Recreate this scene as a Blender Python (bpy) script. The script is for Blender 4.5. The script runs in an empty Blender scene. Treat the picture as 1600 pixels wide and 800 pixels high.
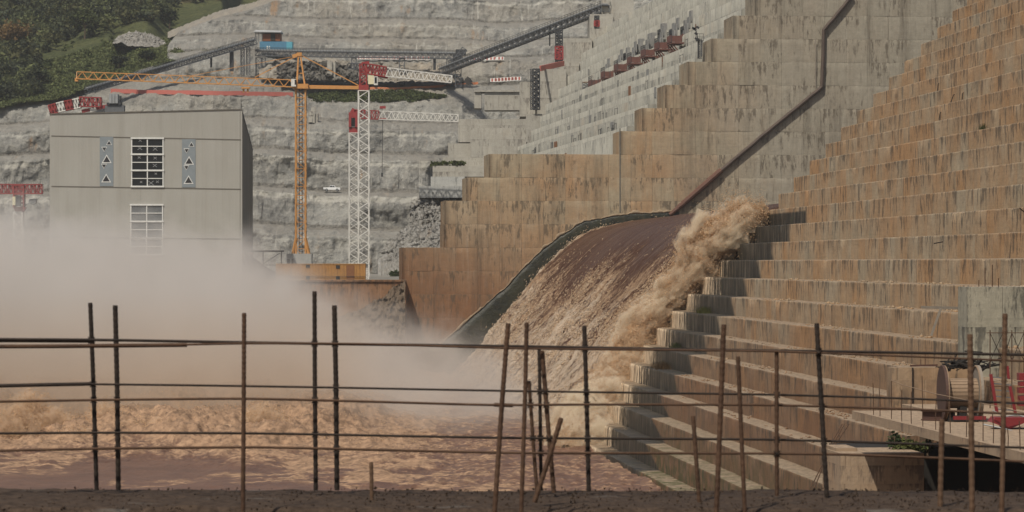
import bpy, math, random
import numpy as np
from mathutils import Vector, Matrix

random.seed(7)
rng = np.random.default_rng(11)
scene = bpy.context.scene
COL = scene.collection
F = 4537.0                      # focal length in photo pixels; the eye is the world origin, looking along +Y
HZ = 412.0
def W(px, py, D):
    return Vector(((px-800)/F*D, D, (HZ-py)/F*D))
class Frame:
    """a frame turned about Z whose local Y axis runs along a structure"""
    def __init__(s, vp):
        s.a = math.atan((800-vp)/F); s.c = math.cos(s.a); s.s = math.sin(s.a)
    def L(s, p):
        return Vector((s.c*p.x+s.s*p.y, -s.s*p.x+s.c*p.y, p.z))
    def P(s, px, py, D):
        return s.L(W(px, py, D))
    def Wd(s, p):
        p = Vector(p)
        return Vector((s.c*p.x-s.s*p.y, s.s*p.x+s.c*p.y, p.z))
DAM = Frame(390); FAR = Frame(250); PWR = Frame(443); STR = Frame(800)
WATER_Z = -17.6

# ------------------------------------------------------------------ numpy noise
def _hash(ix, iy, iz):
    h = (ix.astype(np.int64)*374761393 + iy.astype(np.int64)*668265263 + iz.astype(np.int64)*2147483647) & 0xffffffff
    h = ((h ^ (h >> 13))*1274126177) & 0xffffffff
    h = h ^ (h >> 16)
    return (h & 0xffff)/65535.0
def vnoise(x, y, z=0.0):
    x, y, z = np.broadcast_arrays(np.asarray(x, float), np.asarray(y, float), np.asarray(z, float))
    ix, iy, iz = np.floor(x), np.floor(y), np.floor(z)
    fx, fy, fz = x-ix, y-iy, z-iz
    fx = fx*fx*fx*(fx*(fx*6-15)+10); fy = fy*fy*fy*(fy*(fy*6-15)+10); fz = fz*fz*fz*(fz*(fz*6-15)+10)
    def H(a, b, c): return _hash(ix+a, iy+b, iz+c)
    x00 = H(0,0,0)*(1-fx)+H(1,0,0)*fx; x10 = H(0,1,0)*(1-fx)+H(1,1,0)*fx
    x01 = H(0,0,1)*(1-fx)+H(1,0,1)*fx; x11 = H(0,1,1)*(1-fx)+H(1,1,1)*fx
    return ((x00*(1-fy)+x10*fy)*(1-fz)+(x01*(1-fy)+x11*fy)*fz)*2-1
def fbm(x, y, z=0.0, o=4, g=0.5):
    t = 0; a = 1; n = 0
    for i in range(o):
        t = t+a*vnoise(np.asarray(x)*2**i+i*17.3, np.asarray(y)*2**i-i*9.1, np.asarray(z)*2**i+i*5.7); n += a; a *= g
    return t/n
def sstep(a, b, x):
    t = np.clip((np.asarray(x, float)-a)/(b-a), 0, 1)
    return t*t*(3-2*t)
def lerp_tab(x, tab):
    xs = [t[0] for t in tab]; ys = [t[1] for t in tab]
    return np.interp(x, xs, ys)

# ------------------------------------------------------------------ objects
def tag(o, label=None, cat=None, group=None, kind=None):
    if label: o['label'] = label
    if cat: o['category'] = cat
    if group: o['group'] = group
    if kind: o['kind'] = kind
    return o
def empty(name, loc, rz, label, cat, group=None):
    o = bpy.data.objects.new(name, None); COL.objects.link(o)
    o.location = loc; o.rotation_euler = (0, 0, rz); o.empty_display_size = 0.5
    return tag(o, label, cat, group)
def npmesh(name, co, faces, mat, parent=None, smooth=False, attrs=None, loc=None, rz=0, uv=None):
    """mesh from numpy verts and an (n,3|4) face array"""
    me = bpy.data.meshes.new(name)
    co = np.asarray(co, np.float32); faces = np.asarray(faces, np.int32)
    k = faces.shape[1]; n = len(faces)
    me.vertices.add(len(co)); me.vertices.foreach_set('co', co.ravel())
    me.loops.add(n*k); me.loops.foreach_set('vertex_index', faces.ravel())
    me.polygons.add(n)
    me.polygons.foreach_set('loop_start', np.arange(0, n*k, k, dtype=np.int32))
    try: me.polygons.foreach_set('loop_total', np.full(n, k, np.int32))
    except Exception: pass
    if smooth: me.polygons.foreach_set('use_smooth', np.ones(n, bool))
    me.update(calc_edges=True)
    for nm, arr in (attrs or {}).items():
        arr = np.asarray(arr, np.float32)
        if arr.ndim == 1:
            at = me.attributes.new(nm, 'FLOAT', 'POINT'); at.data.foreach_set('value', arr)
        else:
            at = me.attributes.new(nm, 'FLOAT_COLOR', 'POINT')
            at.data.foreach_set('color', np.c_[arr, np.ones(len(arr))].astype(np.float32).ravel())
    me.materials.append(mat)
    o = bpy.data.objects.new(name, me); COL.objects.link(o)
    if parent: o.parent = parent
    if loc is not None: o.location = loc
    o.rotation_euler = (0, 0, rz)
    return o
def grid_faces(nu, nv):
    i = np.arange(nu-1)[:, None]*nv+np.arange(nv-1)[None, :]
    i = i.ravel()
    return np.c_[i, i+nv, i+nv+1, i+1]
class MB:
    def __init__(s): s.v = []; s.f = []
    def add(s, vs, fs):
        n = len(s.v); s.v += [tuple(p) for p in vs]; s.f += [tuple(n+i for i in f) for f in fs]
        return s
    def box(s, c, d, rot=None):
        c = Vector(c); hx, hy, hz = d[0]/2, d[1]/2, d[2]/2
        P = [Vector((x, y, z)) for z in (-hz, hz) for y in (-hy, hy) for x in (-hx, hx)]
        if rot is not None: P = [rot @ p for p in P]
        return s.add([c+p for p in P], [(0,2,3,1),(4,5,7,6),(0,1,5,4),(2,6,7,3),(0,4,6,2),(1,3,7,5)])
    def span(s, a, b):
        a = Vector(a); b = Vector(b)
        return s.box((a+b)/2, (abs(b.x-a.x), abs(b.y-a.y), abs(b.z-a.z)))
    def bar(s, a, b, w, h=None, up=(0,0,1)):
        a = Vector(a); b = Vector(b); d = b-a
        if d.length < 1e-6: return s
        h = h or w; d.normalize(); up = Vector(up)
        if abs(d.dot(up)) > .98: up = Vector((0,1,0))
        x = d.cross(up).normalized(); z = x.cross(d).normalized()
        P = []
        for q in (a, b):
            for sx, sz in ((-1,-1),(1,-1),(1,1),(-1,1)): P.append(q+x*(sx*w/2)+z*(sz*h/2))
        return s.add(P, [(0,3,2,1),(4,5,6,7),(0,1,5,4),(1,2,6,5),(2,3,7,6),(3,0,4,7)])
    def tube(s, pts, r, n=6, cap=True):
        pts = [Vector(p) for p in pts]; m = len(pts)
        rs = r if isinstance(r, (list, tuple)) else [r]*m
        base = len(s.v); prev = None
        for i, p in enumerate(pts):
            d = (pts[min(i+1, m-1)]-pts[max(i-1, 0)]).normalized()
            up = prev if prev is not None else (Vector((0,0,1)) if abs(d.z) < .9 else Vector((0,1,0)))
            x = d.cross(up).normalized(); y = x.cross(d).normalized(); prev = y
            for k in range(n):
                a = 2*math.pi*k/n
                s.v.append(tuple(p+x*(math.cos(a)*rs[i])+y*(math.sin(a)*rs[i])))
        for i in range(m-1):
            for k in range(n):
                k2 = (k+1) % n
                s.f.append((base+i*n+k, base+i*n+k2, base+(i+1)*n+k2, base+(i+1)*n+k))
        if cap:
            s.f.append(tuple(base+k for k in range(n))[::-1]); s.f.append(tuple(base+(m-1)*n+k for k in range(n)))
        return s
    def prism(s, pts, ext):
        """polygon of 3D points pushed along ext"""
        pts = [Vector(p) for p in pts]; e = Vector(ext); n = len(pts)
        return s.add(pts+[p+e for p in pts], [tuple(range(n))[::-1], tuple(range(n, 2*n))]+[(i, (i+1) % n, n+(i+1) % n, n+i) for i in range(n)])
    def lattice(s, a, b, w, h, n, c=.2, d=.12, up=(0,0,1), tri=False, rungs=True, a_scale=1.0, b_scale=1.0):
        """four chords (or three) with zigzag bracing"""
        a = Vector(a); b = Vector(b); u = Vector(up); dr = (b-a).normalized()
        if abs(dr.dot(u)) > .98: u = Vector((0,1,0))
        x = dr.cross(u).normalized(); z = x.cross(dr).normalized()
        cs = [(-1,-1),(1,-1),(0,1)] if tri else [(-1,-1),(1,-1),(1,1),(-1,1)]
        def pt(k, t):
            sc = a_scale*(1-t)+b_scale*t
            return a+(b-a)*t+x*(cs[k][0]*w/2*sc)+z*(cs[k][1]*h/2*sc)
        m = len(cs)
        for k in range(m): s.bar(pt(k,0), pt(k,1), c)
        for i in range(n):
            t0, t1 = i/n, (i+1)/n
            for k in range(m):
                k2 = (k+1) % m
                if (i+k) % 2: s.bar(pt(k,t0), pt(k2,t1), d)
                else: s.bar(pt(k2,t0), pt(k,t1), d)
                if rungs: s.bar(pt(k,t0), pt(k2,t0), d)
        for k in range(m): s.bar(pt(k,1), pt((k+1) % m,1), d)
        return s
    def build(s, name, mat, parent=None, smooth=False, loc=None, rz=0):
        me = bpy.data.meshes.new(name); me.from_pydata(s.v, [], s.f)
        if smooth: me.polygons.foreach_set('use_smooth', np.ones(len(me.polygons), bool))
        me.materials.append(mat); me.update()
        o = bpy.data.objects.new(name, me); COL.objects.link(o)
        if parent: o.parent = parent
        if loc is not None: o.location = loc
        o.rotation_euler = (0,0,rz)
        return o
def copy_tree(o, parent=None):
    c = o.copy(); COL.objects.link(c)
    if parent: c.parent = parent
    for ch in list(o.children): copy_tree(ch, c)
    return c

# ------------------------------------------------------------------ node helper
class G:
    def __init__(s, name):
        s.m = bpy.data.materials.new(name); s.m.use_nodes = True
        s.nt = s.m.node_tree; s.nt.nodes.clear()
        s.out = s.nt.nodes.new('ShaderNodeOutputMaterial')
    def n(s, t, **kw):
        nd = s.nt.nodes.new('ShaderNode'+t)
        for k, v in kw.items(): setattr(nd, k, v)
        return nd
    def put(s, sock, v):
        if v is None: return
        if hasattr(v, 'is_output'): s.nt.links.new(v, sock)
        else:
            if isinstance(v, (tuple, list)) and len(v) == 3 and sock.type == 'RGBA': v = (*v, 1)
            sock.default_value = v
    def math(s, op, a, b=None, c=None, clamp=False):
        nd = s.n('Math', operation=op); nd.use_clamp = clamp
        s.put(nd.inputs[0], a); s.put(nd.inputs[1], b)
        if c is not None: s.put(nd.inputs[2], c)
        return nd.outputs[0]
    def mul(s, a, b): return s.math('MULTIPLY', a, b)
    def add(s, a, b): return s.math('ADD', a, b)
    def mr(s, v, a, b, c=0.0, d=1.0, smooth=False):
        nd = s.n('MapRange'); nd.clamp = True
        if smooth: nd.interpolation_type = 'SMOOTHSTEP'
        s.put(nd.inputs[0], v)
        for i, q in enumerate((a, b, c, d)): s.put(nd.inputs[1+i], q)
        return nd.outputs[0]
    def mix(s, f, a, b, blend='MIX'):
        nd = s.n('Mix', data_type='RGBA', blend_type=blend)
        s.put(nd.inputs[0], f); s.put(nd.inputs[6], a); s.put(nd.inputs[7], b)
        return nd.outputs[2]
    def xyz(s, v):
        nd = s.n('SeparateXYZ'); s.put(nd.inputs[0], v); return nd.outputs
    def vec(s, x, y, z):
        nd = s.n('CombineXYZ')
        for i, q in enumerate((x, y, z)): s.put(nd.inputs[i], q)
        return nd.outputs[0]
    def noise(s, v, scale, detail=4, rough=.55, dist=0.0):
        nd = s.n('TexNoise'); nd.noise_dimensions = '3D'
        s.put(nd.inputs['Vector'], v); s.put(nd.inputs['Scale'], scale); s.put(nd.inputs['Detail'], detail)
        s.put(nd.inputs['Roughness'], rough); s.put(nd.inputs['Distortion'], dist)
        return nd.outputs[0]
    def white(s, v):
        nd = s.n('TexWhiteNoise'); nd.noise_dimensions = '3D'; s.put(nd.inputs['Vector'], v); return nd.outputs[0]
    def voro(s, v, scale, feat='F1', out=0):
        nd = s.n('TexVoronoi'); nd.feature = feat; s.put(nd.inputs['Vector'], v); s.put(nd.inputs['Scale'], scale)
        return nd.outputs[out]
    def pos(s, ang=0.0):
        g = s.n('NewGeometry').outputs['Position']
        if abs(ang) < 1e-9: return g
        r = s.n('VectorRotate'); r.rotation_type = 'Z_AXIS'
        s.put(r.inputs['Vector'], g); r.inputs['Angle'].default_value = -ang
        return r.outputs[0]
    def nz(s): return s.xyz(s.n('NewGeometry').outputs['Normal'])[2]
    def attr(s, nm, col=False):
        nd = s.n('Attribute'); nd.attribute_name = nm
        return nd.outputs['Color'] if col else nd.outputs['Fac']
    def bump(s, h, strength=.5, dist=.1):
        nd = s.n('Bump'); s.put(nd.inputs['Height'], h); nd.inputs['Strength'].default_value = strength; nd.inputs['Distance'].default_value = dist
        return nd.outputs[0]
    def bsdf(s, col, rough=.8, metal=0.0, normal=None, spec=.3, **kw):
        b = s.n('BsdfPrincipled'); s.put(b.inputs['Base Color'], col); s.put(b.inputs['Roughness'], rough)
        s.put(b.inputs['Metallic'], metal); s.put(b.inputs['Specular IOR Level'], spec)
        if normal is not None: s.put(b.inputs['Normal'], normal)
        for k, v in kw.items(): s.put(b.inputs[k], v)
        s.nt.links.new(b.outputs[0], s.out.inputs[0])
        return s.m
def simple(name, col, rough=.6, metal=0.0, var=.25, scale=1.5, dirt=None):
    g = G(name); p = g.pos()
    n = g.noise(p, scale, 5, .6)
    d = dirt or tuple(c*.45 for c in col)
    c = g.mix(g.mr(n, .35, .75, 0, var*2), (*col, 1), (*d, 1))
    return g.bsdf(c, rough, metal)
# ------------------------------------------------------------------ materials
def concrete(name, ang, A, B, OR, ST, pw=2.4, z0=0.0, lh=1.739, orange=.5, stain=.5, seam=.5, low=None, wet=None, moss=None, treads=None, streak=.5, hl=0.0, gran=1.0, rowdep=1.0, grey=None, lowx=0.0, drip_=.18):
    g = G(name); p = g.pos(ang); x, y, z = g.xyz(p)
    t = g.add(x, y)
    zr = g.math('DIVIDE', g.add(z, -z0), lh)
    row = g.math('FLOOR', zr)
    rr = g.white(g.vec(row, 3.3, 1.7))
    tp = g.add(g.math('DIVIDE', t, pw), g.mul(rr, 7.0*rowdep))
    pan = g.math('FLOOR', tp)
    pr = g.white(g.vec(pan, row, 5.1)); pr2 = g.white(g.vec(pan, row, 9.4))
    fr = g.math('FRACT', tp); zf = g.math('FRACT', zr)
    rowz = g.mul(row, 7.31*rowdep)
    s1 = g.noise(g.vec(g.mul(t, .8), rowz, g.mul(z, .07)), 1.0, 5, .68)
    s2 = g.noise(g.vec(g.mul(t, 4.2), rowz, g.mul(z, .20)), 1.0, 4, .62)
    s3 = g.noise(g.vec(g.mul(t, 1.9), g.mul(row, 5.7), g.mul(z, .42)), 1.0, 5, .7)
    big = g.noise(g.vec(g.mul(t, .07), g.mul(row, .25*rowdep), g.mul(z, .05)), 1.0, 4, .6)
    mid = g.noise(g.vec(g.mul(t, .22), g.mul(row, 2.1), g.mul(z, .2)), 1.0, 4, .6)
    fine = g.noise(p, 2.2*gran, 6, .68)
    lumpy = g.noise(p, .40*gran, 6, .65)
    boards = g.noise(g.vec(g.mul(t, .25), 2.0, g.mul(z, 6.0)), 1.0, 3, .5)
    col = g.mix(g.mr(lumpy, .3, .7), A, B)
    of = g.add(g.add(g.mul(pr, .22), g.mul(big, .9)), g.add(g.mul(mid, .6), g.mul(s1, .25)))
    ofm = g.mr(of, 1.22-orange*.5, 1.62-orange*.5)
    col = g.mix(g.mul(ofm, .95), col, OR)
    if grey:                                            # (x0, x1, colour): the wall turns greyer towards x1
        (xa, xb, GC) = grey
        col = g.mix(g.mul(g.mr(g.add(x, g.mul(g.add(s1, mid), 16.0)), xa+16, xb+16), .85), col, GC)
    if low:                                             # iron-red water stain, deeper towards the river
        (zl, zh, LC, amt) = low
        lf = g.mr(g.add(g.add(z, g.mul(g.math('MAXIMUM', g.add(x, -24.0), 0.0), lowx)), g.mul(g.add(mid, g.mul(s1, 1.0)), 9.0)), zl+9, zh+9, 1.0, 0.0, True)
        col = g.mix(g.mul(lf, amt), col, LC)
    col = g.mix(g.mr(pr2, 0, 1, 0, .22), col, g.mix(.5, col, A))
    # pale lime runs and dark runs
    col = g.mix(g.mr(s2, .55, .72, 0, streak*.32), col, g.mix(.5, col, (.58, .53, .43, 1)))
    s4 = g.noise(g.vec(g.mul(t, .33), 3.0, g.mul(z, .022)), 1.0, 6, .72)
    col = g.mix(g.mr(s4, .50, .36, 0, streak*.6), col, g.mix(.6, col, ST))
    col = g.mix(g.mr(s4, .58, .70, 0, streak*.28), col, g.mix(.5, col, (.55, .51, .42, 1)))
    col = g.mix(g.mr(s1, .45, .31, 0, streak*.9), col, g.mix(.7, col, ST))
    # soot-dark dashes hanging from the joints, in loose groups
    grp = g.mr(g.add(mid, g.mul(pr2, .22)), .64-.14*stain, .74-.14*stain)
    das = g.mr(g.add(s3, g.mul(g.math('SUBTRACT', zf, .5), .10)), .52, .60)
    col = g.mix(g.mul(g.mul(grp, das), .85), col, g.mix(.82, col, ST))
    blot = g.mr(s3, .66, .74)
    col = g.mix(g.mul(blot, .7*stain), col, g.mix(.8, col, ST))
    # panel seams and board lines
    e = g.math('MINIMUM', fr, g.math('SUBTRACT', 1.0, fr))
    sl = g.mr(e, .0, .05/pw*1.6, 1, 0)
    col = g.mix(g.mul(sl, g.mul(g.mr(pr2, .3, .95), seam)), col, g.mix(.8, col, ST))
    ze = g.math('MINIMUM', zf, g.math('SUBTRACT', 1.0, zf))
    if hl:
        wob = g.noise(g.vec(g.mul(t, .6), g.mul(row, 3.0), 4.0), 1.0, 4, .6)
        hline = g.mul(g.mr(ze, 0.0, .05/lh*1.5, 1, 0), g.mr(wob, .46, .62))
        col = g.mix(g.mul(hline, hl), col, g.mix(.9, col, (.02, .018, .015, 1)))
    drip = g.mul(g.mr(g.add(zf, g.mul(s2, .6)), 1.12, 1.36), drip_)
    col = g.mix(drip, col, g.mix(.7, col, ST))
    col = g.mix(g.mr(boards, .5, .75, 0, .14), col, ST)
    col = g.mix(g.mr(fine, .38, .68, .0, .38), col, g.mix(.55, col, ST))
    nz = g.nz()
    if treads:
        tf = g.mr(nz, .6, .9)
        grit = g.noise(p, 3.0, 6, .75)
        tc = g.mix(g.mr(grit, .42, .62), treads, tuple(c*.5 for c in treads[:3])+(1,))
        col = g.mix(tf, col, tc)
    rough = .88
    if moss:
        zl, zh, amt = moss
        mn_ = g.noise(p, .9, 6, .7)
        mf = g.mul(g.mr(z, zl, zh, 1, 0), g.mr(g.add(mn_, g.mul(s2, .3)), .56, .72))
        col = g.mix(g.mul(mf, amt), col, (.05, .055, .018, 1))
    if wet:
        (za, ya, zb, yb, zmax) = wet
        yl = g.add(g.mr(z, -17.0, -12.5, 237.0, 258.5), g.mr(z, -12.5, 1.0, 0.0, 17.0))
        w = g.mul(g.mr(g.math('SUBTRACT', g.add(y, g.mul(s2, 3.5)), yl), 1.2, 2.6), g.mr(z, zmax-.2, zmax, 1, 0))
        dk = g.mix(g.mr(s2, .50, .68), (.022, .019, .014, 1), (.15, .12, .085, 1))
        gn = g.mr(g.noise(p, .8, 5, .7), .60, .72)
        dk = g.mix(g.mul(gn, .7), dk, (.03, .05, .02, 1))
        col = g.mix(w, col, dk)
        rough = g.mr(w, 0, 1, .88, .6)
    h = g.add(g.mul(s2, .5), g.add(g.mul(fine, .6), g.mul(g.math('SUBTRACT', 1.0, sl), .4)))
    nrm = g.bump(h, .6, .12)
    return g.bsdf(col, rough, normal=nrm, spec=.2)

M = {}
M['dam'] = concrete('dam_concrete', DAM.a, (.315,.25,.165,1), (.39,.325,.23,1), (.375,.215,.10,1), (.052,.045,.036,1),
    pw=2.6, z0=-10.12, lh=1.739, orange=.92, stain=1.25, seam=.6, low=(-13,-1,(.16,.078,.040,1),.85), wet=(-17.0, 240.0, 1.0, 277.0, 5.2), moss=(-17.0,-12.5,.8), treads=(.27,.20,.135,1), streak=.42)
M['end'] = concrete('end_wall_concrete', DAM.a, (.29,.235,.155,1), (.36,.295,.20,1), (.34,.20,.10,1), (.070,.056,.040,1),
    pw=3.4, z0=2.48-36.5*450/F, lh=36.5*450/F, orange=.75, stain=.6, seam=.6, low=(-3,16,(.185,.082,.036,1),.9), treads=(.3,.24,.17,1), streak=1.0, hl=.55, gran=.7, drip_=.0, rowdep=.0, grey=(62,82,(.27,.25,.20,1)), lowx=.33)
M['far'] = concrete('pale_dam_concrete', FAR.a, (.30,.285,.235,1), (.38,.36,.30,1), (.36,.29,.21,1), (.10,.098,.09,1),
    pw=3.6, z0=0, lh=3.6, orange=.25, stain=.7, seam=.8, treads=(.33,.32,.28,1), streak=.9, hl=.6, gran=.6)
M['abut'] = concrete('abutment_concrete', 0, (.34,.32,.27,1), (.40,.375,.32,1), (.40,.32,.23,1), (.12,.105,.09,1),
    pw=4.0, z0=0, lh=4.0, orange=.1, stain=.2, seam=.6, treads=(.40,.37,.31,1), streak=.7, hl=.35, gran=.6)
M['redwall'] = concrete('river_wall_concrete', 0, (.25,.135,.07,1), (.21,.11,.055,1), (.28,.14,.06,1), (.05,.035,.025,1),
    pw=5.0, z0=-2.4, lh=5.5, orange=.4, stain=.4, seam=.7, low=(-14,-3,(.17,.10,.06,1),.6), treads=(.3,.22,.15,1), streak=.6, hl=.7)
M['pier'] = concrete('pier_concrete', 0, (.27,.25,.19,1), (.33,.305,.235,1), (.31,.23,.145,1), (.042,.040,.036,1),
    pw=2.8, z0=-1.3, lh=2.4, orange=.3, stain=1.25, seam=.5, treads=(.4,.36,.3,1), streak=.6, hl=.3)
M['deck'] = concrete('deck_concrete', DAM.a, (.30,.215,.14,1), (.345,.255,.17,1), (.35,.225,.13,1), (.10,.075,.058,1),
    pw=5.0, z0=-7.97, lh=1.0, orange=.4, stain=.2, seam=.3, treads=(.34,.25,.17,1), streak=.4)

def rock_mat(name, ang=0, attr=False, A=(.275,.268,.24,1), B=(.14,.136,.124,1), pale=(.50,.475,.41,1), dark=(.055,.053,.049,1), rust=(.30,.20,.12,1), tan=(.40,.34,.25,1), dirtc=((.30,.275,.23,1), (.20,.18,.15,1))):
    g = G(name); p = g.pos(ang); x, y, z = g.xyz(p)
    n1 = g.noise(p, .055, 6, .62, .6); n2 = g.noise(p, .35, 6, .68)
    v1 = g.noise(g.vec(g.mul(x, .32), g.mul(y, .15), g.mul(z, .045)), 1.0, 6, .68)
    v2 = g.noise(g.vec(g.mul(x, .85), 4.2, g.mul(z, .07)), 1.0, 5, .65)
    v3 = g.noise(g.vec(g.mul(x, .16), 9.2, g.mul(z, .10)), 1.0, 5, .6)
    col = g.mix(g.mr(n1, .38, .62), A, B)
    col = g.mix(g.mr(n2, .42, .66, 0, .8), col, g.mix(.6, col, pale))
    t = g.noise(p, .022, 4, .6)
    col = g.mix(g.mr(t, .54, .70, 0, .4), col, tan)
    col = g.mix(g.mr(v1, .46, .30, 0, .95), col, g.mix(.35, col, dark))
    hz_ = g.noise(g.vec(g.mul(x, .05), 3.0, g.mul(z, .22)), 1.0, 5, .65)
    col = g.mix(g.mr(hz_, .42, .30, 0, .7), col, g.mix(.4, col, dark))
    col = g.mix(g.mul(g.mr(v2, .57, .70, 0, .85), g.mr(n1, .38, .56)), col, pale)
    col = g.mix(g.mul(g.mr(v3, .60, .70), g.mr(v2, .42, .6)), col, rust)
    col = g.mix(g.mul(g.mr(v2, .37, .30), g.mr(n1, .42, .55)), col, dark)
    cr = g.voro(g.vec(g.mul(x, 1.0), y, g.mul(z, .5)), .14, 'DISTANCE_TO_EDGE')
    col = g.mix(g.mul(g.mul(g.mr(g.add(cr, g.mul(n2, .16)), .085, .105, 1, 0), g.mr(n1, .5, .62)), .5), col, dark)
    f = g.noise(p, 1.6, 6, .7)
    col = g.mix(g.mr(f, .4, .7, 0, .45), col, g.mix(.6, col, dark))
    nz = g.nz()
    if attr:
        db = g.attr('debris')
        col = g.mix(g.mul(g.mr(g.add(db, g.mul(g.add(n2, -.5), .9)), .42, .62), .85), col, g.mix(g.mr(f, .4, .6), (.075,.07,.06,1), (.21,.195,.165,1)))
        lp = g.attr('lip'); col = g.mix(g.mul(g.mr(g.add(lp, g.mul(g.add(n2, -.5), 1.0)), .5, .8), .6), col, pale)
    dirt = g.mix(g.mr(n2, .4, .6), *dirtc)
    col = g.mix(g.mr(nz, .78, .95, 0, .6), col, dirt)
    nrm = g.bump(g.add(g.mul(n2, 1.8), g.mul(f, .7)), 1.0, 1.0)
    return g.bsdf(col, .9, normal=nrm, spec=.2)
M['rock'] = rock_mat('shotcrete_rock', attr=True)
M['rubble'] = rock_mat('broken_rock', A=(.36,.34,.30,1), B=(.26,.245,.22,1), pale=(.48,.46,.42,1))
M['darkrock'] = rock_mat('dark_broken_rock', A=(.10,.095,.08,1), B=(.055,.052,.046,1), pale=(.22,.20,.17,1), dark=(.02,.02,.018,1), tan=(.2,.17,.12,1), rust=(.14,.10,.06,1))
M['tanrock'] = rock_mat('tan_cut_rock', A=(.36,.31,.24,1), B=(.28,.25,.20,1), tan=(.44,.34,.22,1), rust=(.36,.20,.10,1))
M['brownrock'] = rock_mat('brown_wet_rock', A=(.17,.125,.085,1), B=(.12,.085,.058,1), pale=(.24,.18,.125,1), dark=(.03,.022,.016,1), tan=(.2,.14,.09,1), rust=(.17,.10,.055,1), dirtc=((.15,.105,.07,1),(.09,.062,.042,1)))

def foliage_mat(name):
    g = G(name); c = g.attr('tint', True)
    b = g.n('BsdfPrincipled'); g.put(b.inputs['Base Color'], c); g.put(b.inputs['Roughness'], .8); g.put(b.inputs['Specular IOR Level'], .15)
    t = g.n('BsdfTranslucent'); g.put(t.inputs[0], c)
    m = g.n('MixShader'); g.put(m.inputs[0], .25); g.nt.links.new(b.outputs[0], m.inputs[1]); g.nt.links.new(t.outputs[0], m.inputs[2])
    g.nt.links.new(m.outputs[0], g.out.inputs[0]); return g.m
M['leaf'] = foliage_mat('leaves')
def hill_mat():
    g = G('green_hillside'); p = g.pos()
    n = g.noise(p, .05, 6, .65); f = g.noise(p, .6, 6, .7)
    c = g.mix(g.mr(n, .4, .6), (.075,.085,.034,1), (.12,.125,.05,1))
    c = g.mix(g.mr(f, .4, .7), c, (.032,.036,.016,1))
    b = g.noise(p, .018, 4, .6)
    c = g.mix(g.mr(b, .62, .74), c, (.20,.14,.075,1))
    return g.bsdf(c, .9, normal=g.bump(f, 1.0, 1.5), spec=.1)
M['hill'] = hill_mat()

def river_mat(name, brown=(.105,.055,.033,1), foam=(.46,.315,.19,1), r0=.22, spec=.5):
    g = G(name); p = g.pos(); fo = g.attr('foam')
    n = g.noise(p, 2.4, 8, .75); n2 = g.noise(p, .35, 5, .6); n3 = g.noise(p, .9, 6, .7, .5)
    f = g.mr(g.add(fo, g.add(g.mul(g.add(n, -.5), .6), g.mul(g.add(n3, -.5), 1.3))), .36, .66)
    b = g.mix(g.mr(n2, .35, .65), brown, tuple(c*.72 for c in brown[:3])+(1,))
    fc = g.mix(g.mr(g.add(g.mul(n, .35), g.mul(n3, .65)), .38, .60), tuple(c*.34 for c in foam[:3])+(1,), foam)
    col = g.mix(f, b, fc)
    nrm = g.bump(g.add(g.mul(n, .9), g.add(g.mul(n2, .6), g.mul(n3, .8))), .6, .4)
    return g.bsdf(col, g.mr(f, 0, 1, r0, .85), normal=nrm, spec=spec)
M['river'] = river_mat('muddy_river', brown=(.15,.078,.046,1), foam=(.40,.25,.15,1), r0=.42, spec=.25)
def chute_mat():
    g = G('muddy_chute_water'); fo = g.attr('foam'); U = g.attr('uu'); S = g.attr('ss')
    wv = g.mul(g.add(g.noise(g.vec(g.mul(U, .25), g.mul(S, .12), 1.0), 1.0, 3, .6), -.5), 2.2)
    U2 = g.add(U, wv)
    v1 = g.vec(g.mul(U2, .45), g.mul(S, .075), 0.0); v2 = g.vec(g.mul(U2, 1.25), g.mul(S, .33), 3.0); v3 = g.vec(g.mul(U2, 3.2), g.mul(S, 1.35), 7.0)
    n1 = g.noise(v1, 1.0, 6, .68, .5); n2 = g.noise(v2, 1.0, 6, .75, .6); n3 = g.noise(v3, 1.0, 6, .8, .4)
    val = g.add(g.mul(n1, .8), g.add(g.mul(n2, .9), g.mul(n3, .8)))               # mean about 1.25
    f = g.mr(g.add(val, g.mul(g.add(fo, -.5), .55)), 1.16, 1.36)
    sheen = g.noise(g.vec(g.mul(U2, 1.6), g.mul(S, .05), 21.0), 1.0, 6, .7)
    top = g.mix(g.mr(n2, .42, .6), (.155,.072,.038,1), (.098,.043,.023,1))
    top = g.mix(g.mr(sheen, .50, .64, 0, .55), top, (.27,.185,.135,1))  # pale sheen streaks along the flow, painted into the water colour
    top = g.mix(g.mr(sheen, .46, .36, 0, .6), top, (.06,.026,.016,1))
    col = g.mix(f, top, (.44,.285,.17,1))
    dk = g.mr(g.add(g.mul(n2, .8), g.add(g.mul(n3, .5), g.mul(n1, .35))), .83, .75)
    col = g.mix(g.mul(dk, g.mr(fo, .03, .35, .25, .95)), col, (.085,.036,.020,1))
    n0 = g.noise(g.vec(g.mul(U2, .20), g.mul(S, .05), 11.0), 1.0, 5, .7, .5)
    dk2 = g.mul(g.mr(n0, .50, .38), g.mr(n2, .60, .46))
    col = g.mix(g.mul(dk2, g.mr(fo, .1, .5, .2, .9)), col, (.10,.042,.022,1))
    pale = g.mr(g.add(g.mul(n1, .7), g.add(g.mul(n3, .6), g.mul(fo, .42))), .96, 1.12)
    col = g.mix(g.mul(pale, .95), col, (.68,.54,.40,1))
    spk = g.mr(n3, .60, .70, 0, .7)
    col = g.mix(g.mul(spk, g.mr(fo, .05, .4, .15, 1.0)), col, (.62,.46,.30,1))
    nrm = g.bump(g.add(g.mul(n2, 1.3), g.mul(n3, 1.1)), 1.0, .8)
    return g.bsdf(col, g.mr(fo, .05, .45, .42, .85), normal=nrm, spec=.2)
M['chute'] = chute_mat()
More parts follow.
